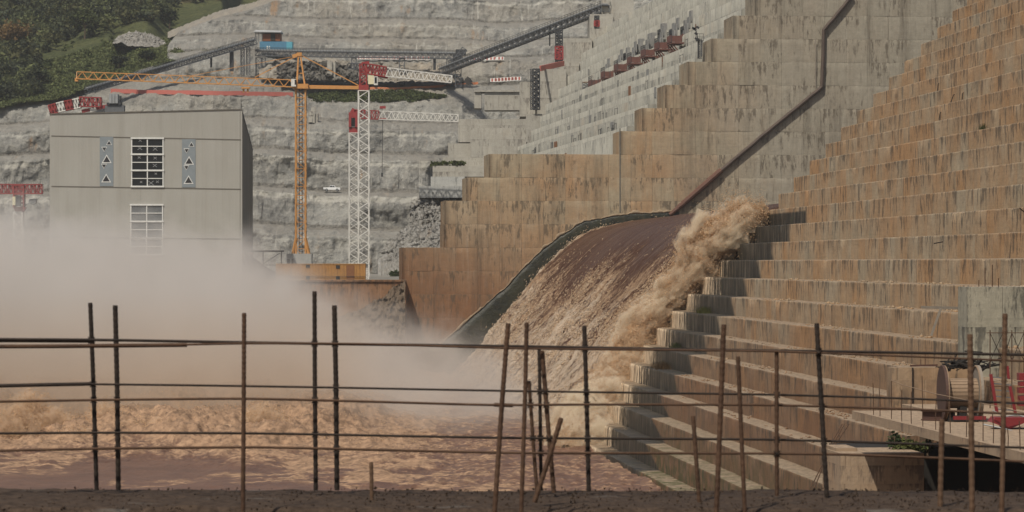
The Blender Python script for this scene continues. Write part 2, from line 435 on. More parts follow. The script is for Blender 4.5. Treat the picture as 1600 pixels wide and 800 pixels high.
def spray_mat(name, col, tr=.35):
    g = G(name); p = g.pos(); n = g.noise(p, .8, 5, .7)
    c = g.mix(g.mr(n, .35, .65), (*col, 1), tuple(v*.72 for v in col)+(1,))
    b = g.n('BsdfDiffuse'); g.put(b.inputs[0], c)
    t = g.n('BsdfTranslucent'); g.put(t.inputs[0], c)
    m = g.n('MixShader'); g.put(m.inputs[0], tr); g.nt.links.new(b.outputs[0], m.inputs[1]); g.nt.links.new(t.outputs[0], m.inputs[2])
    g.nt.links.new(m.outputs[0], g.out.inputs[0]); return g.m
M['spray'] = spray_mat('tan_spray', (.86,.63,.40), .5)
M['spray_pale'] = spray_mat('pale_spray', (.82,.64,.45), .5)
def fall_mat():
    g = G('falling_water'); p = g.pos(DAM.a); x, y, z = g.xyz(p)
    n = g.noise(g.vec(g.mul(y, 4.0), g.mul(x, .4), g.mul(z, .22)), 1.0, 5, .7); n2 = g.noise(g.vec(g.mul(y, 10.0), x, g.mul(z, .9)), 1.0, 5, .75)
    c = g.mix(g.mr(g.add(g.mul(n, .6), g.mul(n2, .4)), .40, .60), (.20,.135,.08,1), (.72,.57,.40,1))
    c = g.mix(g.mr(g.nz(), .6, .9, 0, .85), c, (.16,.115,.075,1))
    b = g.n('BsdfDiffuse'); g.put(b.inputs[0], c); t = g.n('BsdfTransparent')
    m = g.n('MixShader'); g.put(m.inputs[0], g.mr(g.add(g.add(g.mul(n, .65), g.mul(n2, .35)), g.mul(g.attr('cov'), .20)), .55, .64)); g.nt.links.new(t.outputs[0], m.inputs[1]); g.nt.links.new(b.outputs[0], m.inputs[2])
    g.nt.links.new(m.outputs[0], g.out.inputs[0]); return g.m
M['fall'] = fall_mat()
def ledge_mat():
    g = G('gravelly_ledge'); p = g.pos()
    n = g.noise(p, 14.0, 6, .75); v = g.voro(p, 26.0); w = g.voro(p, 9.0)
    c = g.mix(g.mr(n, .35, .68), (.026,.016,.010,1), (.080,.053,.035,1))
    c = g.mix(g.mr(v, .08, .0, 0, .8), c, (.30,.26,.21,1))
    b = g.noise(g.vec(g.mul(g.xyz(p)[0], .5), g.mul(g.xyz(p)[1], 2.2), 0.0), 2.0, 4, .6)
    c = g.mix(g.mr(b, .64, .74, 0, .6), c, (.16,.15,.135,1))
    return g.bsdf(c, .85, normal=g.bump(n, 1.0, .02), spec=.2)
M['ledge'] = ledge_mat()
M['redmud'] = simple('red_mud_ground', (.115,.060,.040), .7, var=.4, scale=1.2, dirt=(.07,.042,.032))
def rebar_mat(name, a, b):
    g = G(name); p = g.pos(); n = g.noise(p, 9.0, 5, .7)
    c = g.mix(g.mr(n, .35, .65), a, b)
    z = g.xyz(p)
    rib = g.math('SINE', g.mul(g.add(z[2], z[0]), 420.0))
    return g.bsdf(c, .8, .2, normal=g.bump(g.add(n, g.mul(rib, .4)), .5, .006), spec=.25)
M['rebar'] = rebar_mat('rusty_rebar', (.060,.034,.021,1), (.10,.056,.033,1))
M['rebar_dark'] = rebar_mat('dark_rebar', (.022,.017,.014,1), (.040,.028,.021,1))
M['rebar_brown'] = rebar_mat('brown_rebar', (.095,.054,.031,1), (.135,.082,.050,1))
M['yellow'] = simple('crane_orange', (.52,.25,.075), .5, dirt=(.30,.15,.06))
M['white'] = simple('crane_white', (.62,.60,.55), .5, dirt=(.36,.33,.28))
M['red'] = simple('crane_red', (.27,.042,.040), .5, dirt=(.14,.02,.02))
M['red_bright'] = simple('barrier_red', (.42,.12,.095), .6, dirt=(.36,.12,.09))
M['orange_net'] = simple('orange_net', (.52,.17,.07), .8, dirt=(.42,.25,.15))
M['steel'] = simple('grey_steel', (.13,.135,.14), .6, .3, dirt=(.05,.05,.05))
M['steel_pale'] = simple('pale_steel', (.30,.31,.31), .55, .3, dirt=(.16,.15,.14))
M['steel_dark'] = simple('dark_steel', (.045,.047,.05), .6, .2, dirt=(.02,.02,.02))
M['cream'] = simple('cream_panel', (.66,.60,.40), .5, dirt=(.45,.40,.28))
M['glass'] = simple('dark_glass', (.018,.020,.022), .15, var=.1)
M['glass_low'] = simple('dusty_glass', (.13,.14,.14), .25, var=.4, scale=.4, dirt=(.07,.075,.08))
M['blue'] = simple('blue_sheet', (.075,.20,.30), .6, dirt=(.05,.13,.19))
M['cyan'] = simple('cyan_sheet', (.10,.34,.42), .6, dirt=(.08,.26,.32))
M['brownred'] = simple('brown_red_sheet', (.22,.075,.03), .7, scale=.8, dirt=(.09,.035,.02))
M['roof'] = simple('pale_roof_sheet', (.42,.42,.41), .6)
M['paint_white'] = simple('white_car_paint', (.72,.72,.70), .25, var=.1)
M['tyre'] = simple('black_rubber', (.02,.02,.02), .8)
M['clad'] = None
def clad_mat():
    g = G('beige_cladding'); p = g.pos(PWR.a); x, y, z = g.xyz(p)
    n = g.noise(g.vec(g.mul(x, .8), g.mul(y, .8), g.mul(z, .06)), 1.0, 5, .6); b = g.noise(p, .15, 4, .6)
    c = g.mix(g.mr(b, .35, .65), (.30,.29,.255,1), (.32,.31,.275,1))
    c = g.mix(g.mr(n, .42, .7, 0, .38), c, (.23,.215,.18,1)); pj = g.math('FRACT', g.mul(x, .33)); c = g.mix(g.mr(pj, 0.0, .02, .35, 0), c, (.15,.14,.12,1))
    rib = g.math('SINE', g.mul(g.add(x, y), 14.0))
    return g.bsdf(c, .6, normal=g.bump(rib, .12, .02), spec=.3)
M['clad'] = clad_mat()
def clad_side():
    g = G('shaded_side_cladding'); p = g.pos(PWR.a); x, y, z = g.xyz(p)
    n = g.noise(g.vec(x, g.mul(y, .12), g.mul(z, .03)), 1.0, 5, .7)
    c = g.mix(g.mr(n, .35, .65), (.20,.18,.145,1), (.11,.10,.085,1))  # streaked, with the unlit side's shade put into the darker base colour
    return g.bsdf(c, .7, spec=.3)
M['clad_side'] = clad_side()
M['seam'] = simple('cladding_seam', (.13,.12,.10), .7)
M['strip'] = simple('blue_grey_strip', (.20,.225,.235), .6, var=.1)
M['tri'] = simple('dark_triangle', (.030,.030,.032), .6, var=.1)
M['white_trim'] = simple('white_trim', (.62,.62,.58), .5, var=.15)
def cont_mat():
    g = G('ochre_container'); p = g.pos(); n = g.noise(p, 1.2, 6, .7); x, y, z = g.xyz(p)
    v = g.noise(g.vec(g.mul(x, 2.5), 1.0, g.mul(z, .3)), 1.0, 5, .6)
    c = g.mix(g.mr(n, .35, .65), (.36,.19,.06,1), (.30,.155,.05,1))
    c = g.mix(g.mr(v, .55, .72, 0, .7), c, (.14,.07,.03,1))
    return g.bsdf(c, .65, spec=.3)
M['container'] = cont_mat()
M['rustdoor'] = simple('rusty_door', (.19,.085,.035), .7, dirt=(.10,.045,.025))
M['darkgap'] = simple('dark_opening', (.03,.028,.025), .9)
M['wood'] = simple('weathered_timber', (.24,.165,.105), .85, scale=4, dirt=(.15,.11,.075))
M['wood_grey'] = simple('grey_timber', (.22,.185,.145), .85, scale=4, dirt=(.14,.12,.10))
M['drum_rust'] = simple('rusty_drum_steel', (.085,.048,.036), .75, .2, scale=3, dirt=(.04,.028,.024))
M['cable'] = simple('wound_cable', (.13,.085,.055), .7, scale=5, dirt=(.13,.10,.075))
M['mach_red'] = simple('machine_red', (.17,.022,.024), .45, dirt=(.16,.02,.02))
M['beam_rust'] = simple('rusty_beam', (.085,.042,.030), .75, .2, scale=3, dirt=(.045,.026,.02))
M['moss'] = None
def moss_mat():
    g = G('wet_moss'); p = g.pos(DAM.a); x, y, z = g.xyz(p)
    n = g.noise(p, .6, 6, .7); v = g.noise(g.vec(g.mul(x, 2.0), y, g.mul(z, .3)), 1.0, 5, .65)
    c = g.mix(g.mr(n, .4, .62), (.010,.011,.006,1), (.026,.026,.012,1))
    c = g.mix(g.mr(v, .55, .72, 0, .4), c, (.07,.05,.028,1))
    return g.bsdf(c, .5, normal=g.bump(n, .8, .3), spec=.4)
M['moss'] = moss_mat()
M['lime'] = simple('pale_lime_rim', (.25,.185,.12), .9, scale=1.6, dirt=(.09,.062,.038))
M['form'] = simple('grey_formwork', (.22,.215,.20), .7, scale=.7, dirt=(.10,.095,.09))
M['form_rust'] = simple('rust_platform', (.13,.055,.042), .8, scale=.8, dirt=(.06,.03,.025))
M['hose'] = simple('rusted_pipe', (.085,.062,.048), .75, scale=.5, dirt=(.035,.028,.024))
M['hose_red'] = simple('red_brown_pipe', (.105,.05,.033), .75, scale=.5, dirt=(.07,.035,.026))
M['shade_dark'] = simple('painted_shade_concrete', (.022,.018,.014), .8, dirt=(.010,.009,.008))  # near-black colour stands in for the deep shade under the deck
M['nest'] = simple('scrap_dark', (.025,.022,.019), .9, scale=2)
M['blockgrey'] = concrete('grey_block', 0, (.33,.33,.31,1), (.40,.395,.37,1), (.36,.32,.26,1), (.13,.13,.12,1), pw=6, z0=0, lh=5, orange=.0, stain=.3, seam=.2, treads=(.44,.42,.37,1), streak=.6)
# ------------------------------------------------------------------ camera, sun, sky
cam = bpy.data.cameras.new('camera'); co = bpy.data.objects.new('camera', cam); COL.objects.link(co)
co.location = (0,0,0); co.rotation_euler = (math.radians(90),0,0)
cam.sensor_width = 36; cam.lens = 36*F/1600; cam.shift_y = 12/1600
cam.clip_start = .5; cam.clip_end = 6000
cam.dof.use_dof = True; cam.dof.focus_distance = 380; cam.dof.aperture_fstop = 10
scene.camera = co
SUNV = Vector((-.33,-.60,1.0)).normalized()
sl = bpy.data.lights.new('sun', 'SUN'); sl.energy = 3.5; sl.angle = math.radians(.8); sl.color = (1,.94,.84)
so = bpy.data.objects.new('sun', sl); COL.objects.link(so)
so.rotation_euler = (-SUNV).to_track_quat('-Z','Y').to_euler(); so.location = (-60,-60,150)
wd = bpy.data.worlds.new('World'); scene.world = wd; wd.use_nodes = True
nt = wd.node_tree; nt.nodes.clear()
sk = nt.nodes.new('ShaderNodeTexSky'); sk.sky_type = 'NISHITA'; sk.sun_disc = False
sk.sun_elevation = math.asin(SUNV.z); sk.sun_rotation = math.atan2(SUNV.x, SUNV.y)
sk.air_density = 1.3; sk.dust_density = 3.0
bg = nt.nodes.new('ShaderNodeBackground'); bg.inputs[1].default_value = .066
wo = nt.nodes.new('ShaderNodeOutputWorld'); nt.links.new(sk.outputs[0], bg.inputs[0]); nt.links.new(bg.outputs[0], wo.inputs[0])
scene.view_settings.view_transform = 'Standard'; scene.view_settings.look = 'None'
scene.view_settings.exposure = 0.24; scene.view_settings.gamma = 1
scene.cycles.volume_bounces = 2; scene.cycles.max_bounces = 8; scene.cycles.transparent_max_bounces = 16
scene.cycles.volume_step_rate = 1.0; scene.cycles.volume_max_steps = 256
scene.cycles.use_denoising = True

# ------------------------------------------------------------------ near dam (stepped face on the right)
XK = lambda k: DAM.P(975+25*k, 565-26.3*k, 300).x
ZK = lambda k: (HZ-565+26.3*k)*300/F
base = Vector((XK(0), 230, WATER_Z))
near = empty('stepped_dam', DAM.Wd(base), DAM.a, 'tall stepped concrete dam face with orange stained lifts beside the brown chute', 'dam')
YWET = lambda z: float(np.interp(z, [-17, 1], [240, 277]))
def step_mesh(k, y0, y1):
    x0, z1, z0 = XK(k), ZK(k), ZK(k-1)
    n = int((y1-y0)/.7)+1
    ys = np.linspace(y0, y1, n)
    j1 = fbm(ys*.8, k*3.1, 0, 4)*.05; j2 = fbm(ys*1.7, k*9.1, 4, 4)*.06; blk = vnoise(np.floor((ys+k*1.7)/5.2)*3.3, k*7.7)*.05
    chip = np.where(vnoise(ys*.9, k*5.5, 9) > .68, .07, 0)
    rows = []
    zs_ = [z0-.02, z0+.5, (z0+z1)/2, z1-.14]
    for z in zs_: rows.append(np.c_[x0+blk+fbm(ys*.5, k*2+z, 1, 3)*.05, ys, np.full(n, z)])
    rows.append(np.c_[x0+blk+.004+chip*.6, ys, z1-.03+j2*.4-chip])
    rows.append(np.c_[x0+blk+.025+chip, ys, z1-.005+j2*.4-chip*.3])
    for dx in (.6, 1.3, 2.4): rows.append(np.c_[np.full(n, x0+dx), ys, z1+fbm(ys*.9, k+dx, 3, 4)*.05+.02*dx])
    rows.append(np.c_[np.full(n, x0+2.4), ys, np.full(n, z0-.02)])
    co_ = np.stack(rows, 1).reshape(-1, 3)-np.array([base.x, base.y, base.z])
    f = grid_faces(n, len(rows))[:, ::-1]
    # end caps
    m = len(rows)
    o = npmesh('dam_step', co_, f, M['dam'], near)
    bm_cap = MB()
    for yy, flip in ((y0, 0), (y1, 1)):
        pts = [(x0+.02, yy, z0), (x0+.02, yy, z1-.1), (x0+.2, yy, z1-.02), (x0+2.4, yy, z1), (x0+2.4, yy, z0)]
        pts = [tuple(Vector(p)-base) for p in pts]
        bm_cap.add(pts, [tuple(range(5))[::(-1 if flip else 1)]])
    import bmesh
    b = bmesh.new(); b.from_mesh(o.data)
    vs = [b.verts.new(p) for p in bm_cap.v]
    for ff in bm_cap.f: b.faces.new([vs[i] for i in ff])
    b.to_mesh(o.data); b.free()
    return o
for k in range(-5, 30):
    y1 = 452 if k <= 8 else 300-.15*(k-8)+float(vnoise(k*3.7, 1.2))*.5
    y0 = 168 if k <= 0 else 118
    step_mesh(k, y0, y1)
# body of the dam behind the steps, kept inside the lifts
mb = MB()
mb.prism([(XK(-5)+2.3, 168.3, WATER_Z-1), (XK(0)+2.3, 168.3, ZK(0)-.3), (60, 168.3, ZK(0)-.3), (60, 168.3, WATER_Z-1)], (0, 283, 0))
mb.prism([(XK(0)+2.2, 118.3, ZK(0)-.3), (XK(29)+2.0, 118.3, ZK(28)+.3), (110, 118.3, ZK(28)+.3), (110, 118.3, ZK(0)-.3)], (0, 178, 0))
mb.v = [tuple(Vector(p)-base) for p in mb.v]
mb.build('dam_core', M['dam'], near)

# stone litter lying on the treads
lv, lf = [], []
def litter(name, spots, mat, smin, smax):
    n = len(spots); P = np.array(spots)
    oc = np.array([[1,0,0],[-1,0,0],[0,1,0],[0,-1,0],[0,0,1],[0,0,-1]], float)
    s = rng.uniform(smin, smax, (n,1,1))*rng.uniform(.45, 1.3, (n,1,3))
    v = P[:,None,:]+(oc[None]+rng.normal(0,.25,(n,6,3)))*s
    fc = np.array([[0,2,4],[2,1,4],[1,3,4],[3,0,4],[2,0,5],[1,2,5],[3,1,5],[0,3,5]])
    f = (np.arange(n)*6)[:,None,None]+fc[None]
    return npmesh(name, v.reshape(-1,3), f.reshape(-1,3), mat)
sp = []
for k in range(-1, 6):
    for _ in range(420 if k >= 0 else 120):
        y = rng.uniform(125 if k > 0 else 168, 262)
        if vnoise(y*.25, k*4.4) < -.05: continue
        sp.append(tuple(DAM.Wd((XK(k)+rng.uniform(.25,1.5), y, ZK(k)+.03))))
tag(litter('stone_litter', sp, M['dam'], .04, .15), 'loose concrete crumbs and stones scattered on the dam treads', 'stones', kind='stuff')

# ------------------------------------------------------------------ end wall of the high block, facing us across the chute
UF = DAM.P(860, 400, 450).y
sil = [(627,387),(693,310),(728,273),(763,236),(970,200),(1005,165),(1042,128),(1078,92),(1115,55),(1150,18),(1185,-18),(1221,-55),(1257,-92)]
pxL = lambda px: DAM.P(px, 400, 450).x
wb = Vector((pxL(627), UF, WATER_Z))
wall = empty('high_dam_block', DAM.Wd(wb), DAM.a, 'stepped end wall of the high dam block, red brown low down, beside the chute', 'dam block')
lifts = [387-36.5*i for i in range(-6, 14)]
rim = []
for i, yt in enumerate(lifts):
    zt = (HZ-yt)*450/F; zb = zt-36.5*450/F
    if i == 0: zb = WATER_Z-1
    left = 627
    for (sx, sy) in sil:
        if sy+37 > yt+36.5-2 and yt <= sy-1: pass
    cand = [sx for (sx, sy) in sil if sy <= yt+4]
    left = min(cand) if cand else 1300
    xl = pxL(left)+float(vnoise(i*2.3, 7.7))*.06; xr = pxL(1620)
    off = float(vnoise(i*5.1, 3.3))*.012
    # front face as a fine grid so joints and edges wander a little
    n = int((xr-xl)/.8)+2
    xs = np.linspace(xl, xr, n)
    rows = []
    for z, dy in ((zb+.0, .004), (zb+.05, 0), (zb+.9, 0), ((zb+zt)/2, 0), (zt-.9, 0), (zt-.03, .0), (zt-.0, .006)):
        jag = fbm(xs*.9, i*3.3+z, 2, 4)*.05 if 0 < dy else 0
        rows.append(np.c_[xs, UF+off+dy+fbm(xs*.3, z*.3, i, 3)*.05, np.full(n, z)+jag])
    rows.append(np.c_[xs, np.full(n, UF+9), np.full(n, zt)])
    rows.append(np.c_[xs, np.full(n, UF+9), np.full(n, zb)])
    c = np.stack(rows, 1).reshape(-1,3)-np.array([wb.x, wb.y, wb.z])
    f = grid_faces(n, len(rows))
    m = len(rows)
    cap = np.array([[0, q+1, q, q] for q in range(1, m-1)])
    o = npmesh('concrete_lift', c, f, M['end'], wall)
    import bmesh
    b = bmesh.new(); b.from_mesh(o.data); b.verts.ensure_lookup_table()
    b.faces.new([b.verts[q] for q in range(m)][::-1])
    b.to_mesh(o.data); b.free()
# construction joint running up the wall at the change of block
mb = MB()
xj = pxL(970)
mb.span((xj-.09, UF-.07, (HZ-331)*450/F), (xj+.09, UF+.05, (HZ-200)*450/F))
mb.v = [tuple(Vector(p)-wb) for p in mb.v]; mb.build('block_joint', M['seam'], wall)

# water surface of the chute, in dam coordinates: v = metres downstream of the crest line, u along the crest
XC = XK(8.5)
prof = [(-26,7.9),(-12.8,7.35),(-8,6.85),(-3.9,6.05),(0,4.9),(2.1,3.75),(4.5,1.75),(7,-.9),(12,-7.3),(17,-13.4),(20.5,-17.2),(23,-18.6)]
pv = np.array(prof); arc = np.r_[0, np.cumsum(np.hypot(np.diff(pv[:,0]), np.diff(pv[:,1])))]
# smooth resample
NS = 300; NU = 420
ss = np.linspace(0, arc[-1], NS)
def smooth(a, it=12):
    for _ in range(it): a[1:-1] = (a[:-2]+2*a[1:-1]+a[2:])/4
    return a
pvx = smooth(np.interp(ss, arc, pv[:,0])); pvz = smooth(np.interp(ss, arc, pv[:,1]))
tx = np.gradient(pvx, ss); tz = np.gradient(pvz, ss); nx, nzv = -tz, tx
us = np.linspace(299.5, UF-.2, NU)
U, S = np.meshgrid(us, ss, indexing='ij')
PX = np.broadcast_to(pvx, U.shape); PZ = np.broadcast_to(pvz, U.shape)
s0 = np.interp(0, pvx, ss)
froth = sstep(s0+1, s0+22, S+fbm(U*.09, S*.05, 2, 3)*6-(UF-U)*0)
froth = np.clip(froth+ sstep(318, 300, U)*sstep(s0-8, s0+2, S)*.7 + sstep(UF-3.5+fbm(S*.2, 3, 1, 3)*2, UF-.8, U)*.7*sstep(s0-16, s0-4, S), 0, 1)
d = fbm(U*.12, S*.035, 1, 3)*.55+fbm(U*.42, S*.11, 5, 4)*.34*froth**.6+fbm(U*1.3, S*.42, 9, 4)*.34*froth+fbm(U*2.6, S*1.5, 3, 2)*.12*froth
d = d*(.15+.85*sstep(s0-4, s0+10, S))+.10*fbm(U*.3, S*.08, 8, 3)
d = d+.5*froth*sstep(s0, s0+18, S)+fbm(U*1.9, S*.75, 33, 4, .65)*.42*froth**.7+np.clip(fbm(U*.75, S*.16, 41, 4, .6), 0, 1)*.8*froth
X = XC-(PX+nx[None]*d); Z = PZ+nzv[None]*d
cb = Vector((XC, 370, WATER_Z))
co_ = np.stack([X-cb.x, U-cb.y, Z-cb.z], -1).reshape(-1,3)
ch = npmesh('spillway_water', co_, grid_faces(NU, NS)[:, ::-1], M['chute'], None, True, {'foam': froth.ravel(), 'uu': U.ravel(), 'ss': S.ravel()}, DAM.Wd(cb), DAM.a)
tag(ch, kind='structure')

# wet band with pale lime rim on the end wall, following the water
def chute_pt(v, off): return (XC-v, UF-.12, float(np.interp(v, pvx, pvz))+off)
band = [(-14,.4,.5),(-9,.4,.9),(-5,.4,1.2),(-1,.3,1.6),(3,.2,2.2),(6,.1,2.9),(9,0,3.8),(12,-.1,4.8),(15,-.2,5.8),(18,-.2,6.6),(21,-.3,6.8),(25,0,5.6),(30,0,3.0)]
n = 160
vv = np.linspace(-14, 30, n); up = np.interp(vv, [b[0] for b in band], [b[2] for b in band])+fbm(vv*.3, 2, 2, 3)*.35+fbm(vv*2.2, 5, 2, 3)*.10
zw = np.interp(vv, np.r_[pvx, 32], np.r_[pvz, -18.6])
rows = [np.c_[XC-vv, np.full(n, UF-.10), zw-2.5], np.c_[XC-vv, np.full(n, UF-.22), zw+up*.4], np.c_[XC-vv, np.full(n, UF-.20), zw+up*.8], np.c_[XC-vv, np.full(n, UF-.14), zw+up], np.c_[XC-vv, np.full(n, UF+.05), zw+up+.02]]
c = np.stack(rows, 1).reshape(-1,3)-np.array([wb.x, wb.y, wb.z])
npmesh('wet_moss_band', c, grid_faces(n, 5), M['moss'], wall, True)
rw = np.clip(.02+.5*fbm(vv*1.4, 8, 1, 4), -.2, .4)
rows = [np.c_[XC-vv, np.full(n, UF-.06), zw+up-.05], np.c_[XC-vv, np.full(n, UF-.26), zw+up+.05], np.c_[XC-vv, np.full(n, UF-.26), zw+up+.22+rw], np.c_[XC-vv, np.full(n, UF+.05), zw+up+.28+rw]]
c = np.stack(rows, 1).reshape(-1,3)-np.array([wb.x, wb.y, wb.z])
npmesh('lime_rim', c, grid_faces(n, 4), M['lime'], wall, True)

# ------------------------------------------------------------------ falls over the steps and the plume along the chute's edge
YF = {8:298,7:295,6:290,5:285,4:288,3:285,2:283,1:281,0:278,-1:273,-2:268,-3:263,-4:257,-5:246}
fv, ff, off = [], [], 0; cvs = []
for k, yf in YF.items():
    x0, z1, z0 = XK(k), ZK(k), ZK(k-1)
    ys = np.linspace(yf, 304, int((304-yf)/.14)+2); n = len(ys)
    edge = sstep(yf, yf+3, ys)
    th = (.03+.16*sstep(yf+2, yf+14, ys)*(fbm(ys*1.2, k*3.3, 1, 4)*.6+.5))
    gap = np.where((vnoise(ys*2.4, k*2.2, 4) > .15+1.2*edge), -.35, 0)
    rows = [np.c_[np.full(n, x0+1.4), ys, np.full(n, z1+.05)+.05*fbm(ys, k, 1)], np.c_[np.full(n, x0+.35), ys, z1+.05+th*.25+.04*fbm(ys*2, k, 2)],
            np.c_[x0-.05-th*.5+.05*fbm(ys*3, k, 3), ys, z1+.02+th*.1]]
    for t in np.linspace(.12, 1.02, 9):
        rows.append(np.c_[x0-.08-th*(.55+.9*t)+.07*fbm(ys*3.2, k*5+t*.4, t*.5, 3), ys, np.full(n, z1-(z1-z0)*t)])
    c = np.stack(rows, 1)
    fv.append(c.reshape(-1,3)); m = len(rows); cvs.append(np.repeat(sstep(yf-1, yf+14, ys), m))
    ff.append(grid_faces(n, m)+off); off += n*m
c = np.concatenate(fv); fcs = np.concatenate(ff)
fb = Vector((XK(0), 270, WATER_Z))
fo = npmesh('step_cascade_water', c-np.array([fb.x, fb.y, fb.z]), fcs, M['fall'], None, True, {'cov': np.concatenate(cvs)}, DAM.Wd(fb), DAM.a)
tag(fo, kind='structure')

def tets(name, P, size, mat, label, cat='spray', fly=None, st=2.5):
    n = len(P); P = np.asarray(P)
    T = np.array([[1,1,1],[1,-1,-1],[-1,1,-1],[-1,-1,1]], float)*.6
    A = rng.normal(size=(n,3,3)); Q, _ = np.linalg.qr(A)
    o_ = np.einsum('ij,njk->nik', T, Q)*np.asarray(size)[:,None,None]
    if fly is not None:
        fd = np.asarray(fly)+rng.normal(0, .25, (n,3)); fd /= np.linalg.norm(fd, axis=1)[:,None]
        o_ = o_+(np.einsum('nik,nk->ni', o_, fd)*rng.uniform(.3, st, n)[:,None])[...,None]*fd[:,None,:]
    v = P[:,None,:]+o_
    f = (np.arange(n)*4)[:,None,None]+np.array([[0,1,2],[0,3,1],[0,2,3],[1,3,2]])[None]
    return tag(npmesh(name, v.reshape(-1,3), f.reshape(-1,3), mat), label, cat, kind='stuff')

spine = [(1196,332,299.5,1.0),(1172,338,299.5,1.8),(1146,350,299.5,2.2),(1118,370,300,2.35),(1092,398,301,2.3),(1066,432,301,2.3),(1042,470,301,2.3),(1014,510,300,2.3),(985,555,298,2.4),(960,598,294,2.5),(935,645,288,2.8),(905,690,280,3.0),(888,722,272,2.6)]
sp_ = np.array([[*W(a,b,D), r] for a,b,D,r in spine])
ds = np.r_[0, np.cumsum(np.linalg.norm(np.diff(sp_[:,:3], axis=0), axis=1))]
NT = 300; NA = 90
t = np.linspace(0, ds[-1], NT)
C = np.stack([np.interp(t, ds, sp_[:,i]) for i in range(3)], 1); R = np.interp(t, ds, sp_[:,3])*np.interp(t/ds[-1], [0,.45,1], [.86,.74,1.1])
R = R*np.clip(t/1.5, .25, 1)*np.clip((ds[-1]-t)/2.5, .02, 1)**.5
tg = np.gradient(C, axis=0); tg /= np.linalg.norm(tg, axis=1)[:,None]
e1 = np.cross(tg, np.array([0,1,0])); e1 /= np.linalg.norm(e1, axis=1)[:,None]; e2 = np.cross(tg, e1)
an = np.linspace(0, 2*math.pi, NA)
dirs = e1[:,None]*np.cos(an)[None,:,None]+e2[:,None]*np.sin(an)[None,:,None]
P0 = C[:,None]+dirs*R[:,None,None]
bil = lambda f, s, o: (.5-np.abs(fbm(P0[...,0]*f+s, P0[...,1]*f, P0[...,2]*f, o, .6))*1.8)
disp = fbm(P0[...,0]*.3, P0[...,1]*.3, P0[...,2]*.3, 3, .6)*1.4+bil(.55, 3, 3)*1.0+bil(1.6, 9, 3)*.4
P1 = C[:,None]+dirs*(R[:,None]*.52+disp*.8)[...,None]
pl = npmesh('spray_plume_core', P1.reshape(-1,3), grid_faces(NT, NA), M['spray'], None, True)
tag(pl, 'dense tan body of spray thrown along the chute edge beside the steps', 'spray', kind='stuff')
def cloud_mat(name, dmax, colr, sc, rate):
    g = G(name); p0_ = g.pos(DAM.a); x, y, z = g.xyz(p0_)
    al_ = g.mul(g.add(x, z), .707); ac_ = g.mul(g.math('SUBTRACT', x, z), .707)
    p = g.vec(ac_, y, g.mul(al_, .5)) if rate < .09 else p0_
    n = g.noise(p, sc, 8, .72, .8); n2 = g.noise(p, sc*.3, 3, .6)
    v = g.n('VolumePrincipled'); g.put(v.inputs['Color'], colr); g.put(v.inputs['Anisotropy'], .1)
    g.put(v.inputs['Density'], g.mul(g.mr(g.add(g.mul(n, .68), g.mul(n2, .32)), .48, .60, 0, 1), dmax))
    g.nt.links.new(v.outputs[0], g.out.inputs['Volume']); g.m.cycles.volume_step_rate = rate; return g.m
P2 = C[:,None]+dirs*(R[:,None]*1.0+.35+disp*1.1)[...,None]
P2 = P2[::3, ::2]; P2[:, -1] = P2[:, 0]
na2 = P2.shape[1]
vv_ = P2.reshape(-1,3); ff_ = grid_faces(P2.shape[0], na2); last = (P2.shape[0]-1)*na2
cl = npmesh('spray_cloud', vv_, ff_, cloud_mat('spray_cloud', 2.6, (.96,.84,.66,1), 1.0, .085))
import bmesh
bb = bmesh.new(); bb.from_mesh(cl.data); bb.verts.ensure_lookup_table()
bb.faces.new([bb.verts[q] for q in range(na2-1)]); bb.faces.new([bb.verts[last+q] for q in range(na2-1)][::-1])
bmesh.ops.remove_doubles(bb, verts=bb.verts, dist=.0005); bmesh.ops.recalc_face_normals(bb, faces=bb.faces); bb.to_mesh(cl.data); bb.free()
tag(cl, 'soft tan spray hanging round the plume beside the steps', 'spray', kind='stuff')
idx = rng.integers(0, NT, 140000); ia = rng.integers(0, NA, 140000)
q = P1[idx, ia]; dn = dirs[idx, ia]
r = np.abs(rng.gamma(1.3, .62, 140000))*(.6+.8*(fbm(q[:,0]*.5, q[:,1]*.5, q[:,2]*.5, 3)+.5).clip(0, 2))
P = q+dn*r[:,None]+rng.normal(0, .18, (140000,3))
tets('spray_droplets', P, rng.uniform(.02,.055,140000)*np.clip(1.25-r*.30, .35, 1.2), M['spray'], 'cloud of tan droplets flung up along the chute edge', fly=(-.62,-.15,-.55), st=2.6)
# droplets over the frothing chute and at the far edge
cid = rng.integers(0, NU*NS, 160000)
W0 = np.stack([X, U, Z], -1).reshape(-1,3)[cid]; fr = froth.ravel()[cid]; zz = S.ravel()[cid]
clump = fbm(W0[:,1]*.5, zz*.16, 4, 4)
keep = rng.random(160000) < fr**1.5*np.clip(clump*2.4+.1, 0, 1)*.6
W0 = W0[keep]; hh = np.abs(rng.normal(0, .35, len(W0)))
loc = np.c_[W0[:,0]-hh*.7, W0[:,1]+rng.normal(0,.15,len(W0)), W0[:,2]+hh*.75]
loc = np.c_[DAM.c*loc[:,0]-DAM.s*loc[:,1], DAM.s*loc[:,0]+DAM.c*loc[:,1], loc[:,2]]
tets('chute_droplets', loc, rng.uniform(.03,.08,len(loc)), M['spray_pale'], 'droplets bouncing above the frothing chute water', fly=(-.6,0,-.7), st=4)

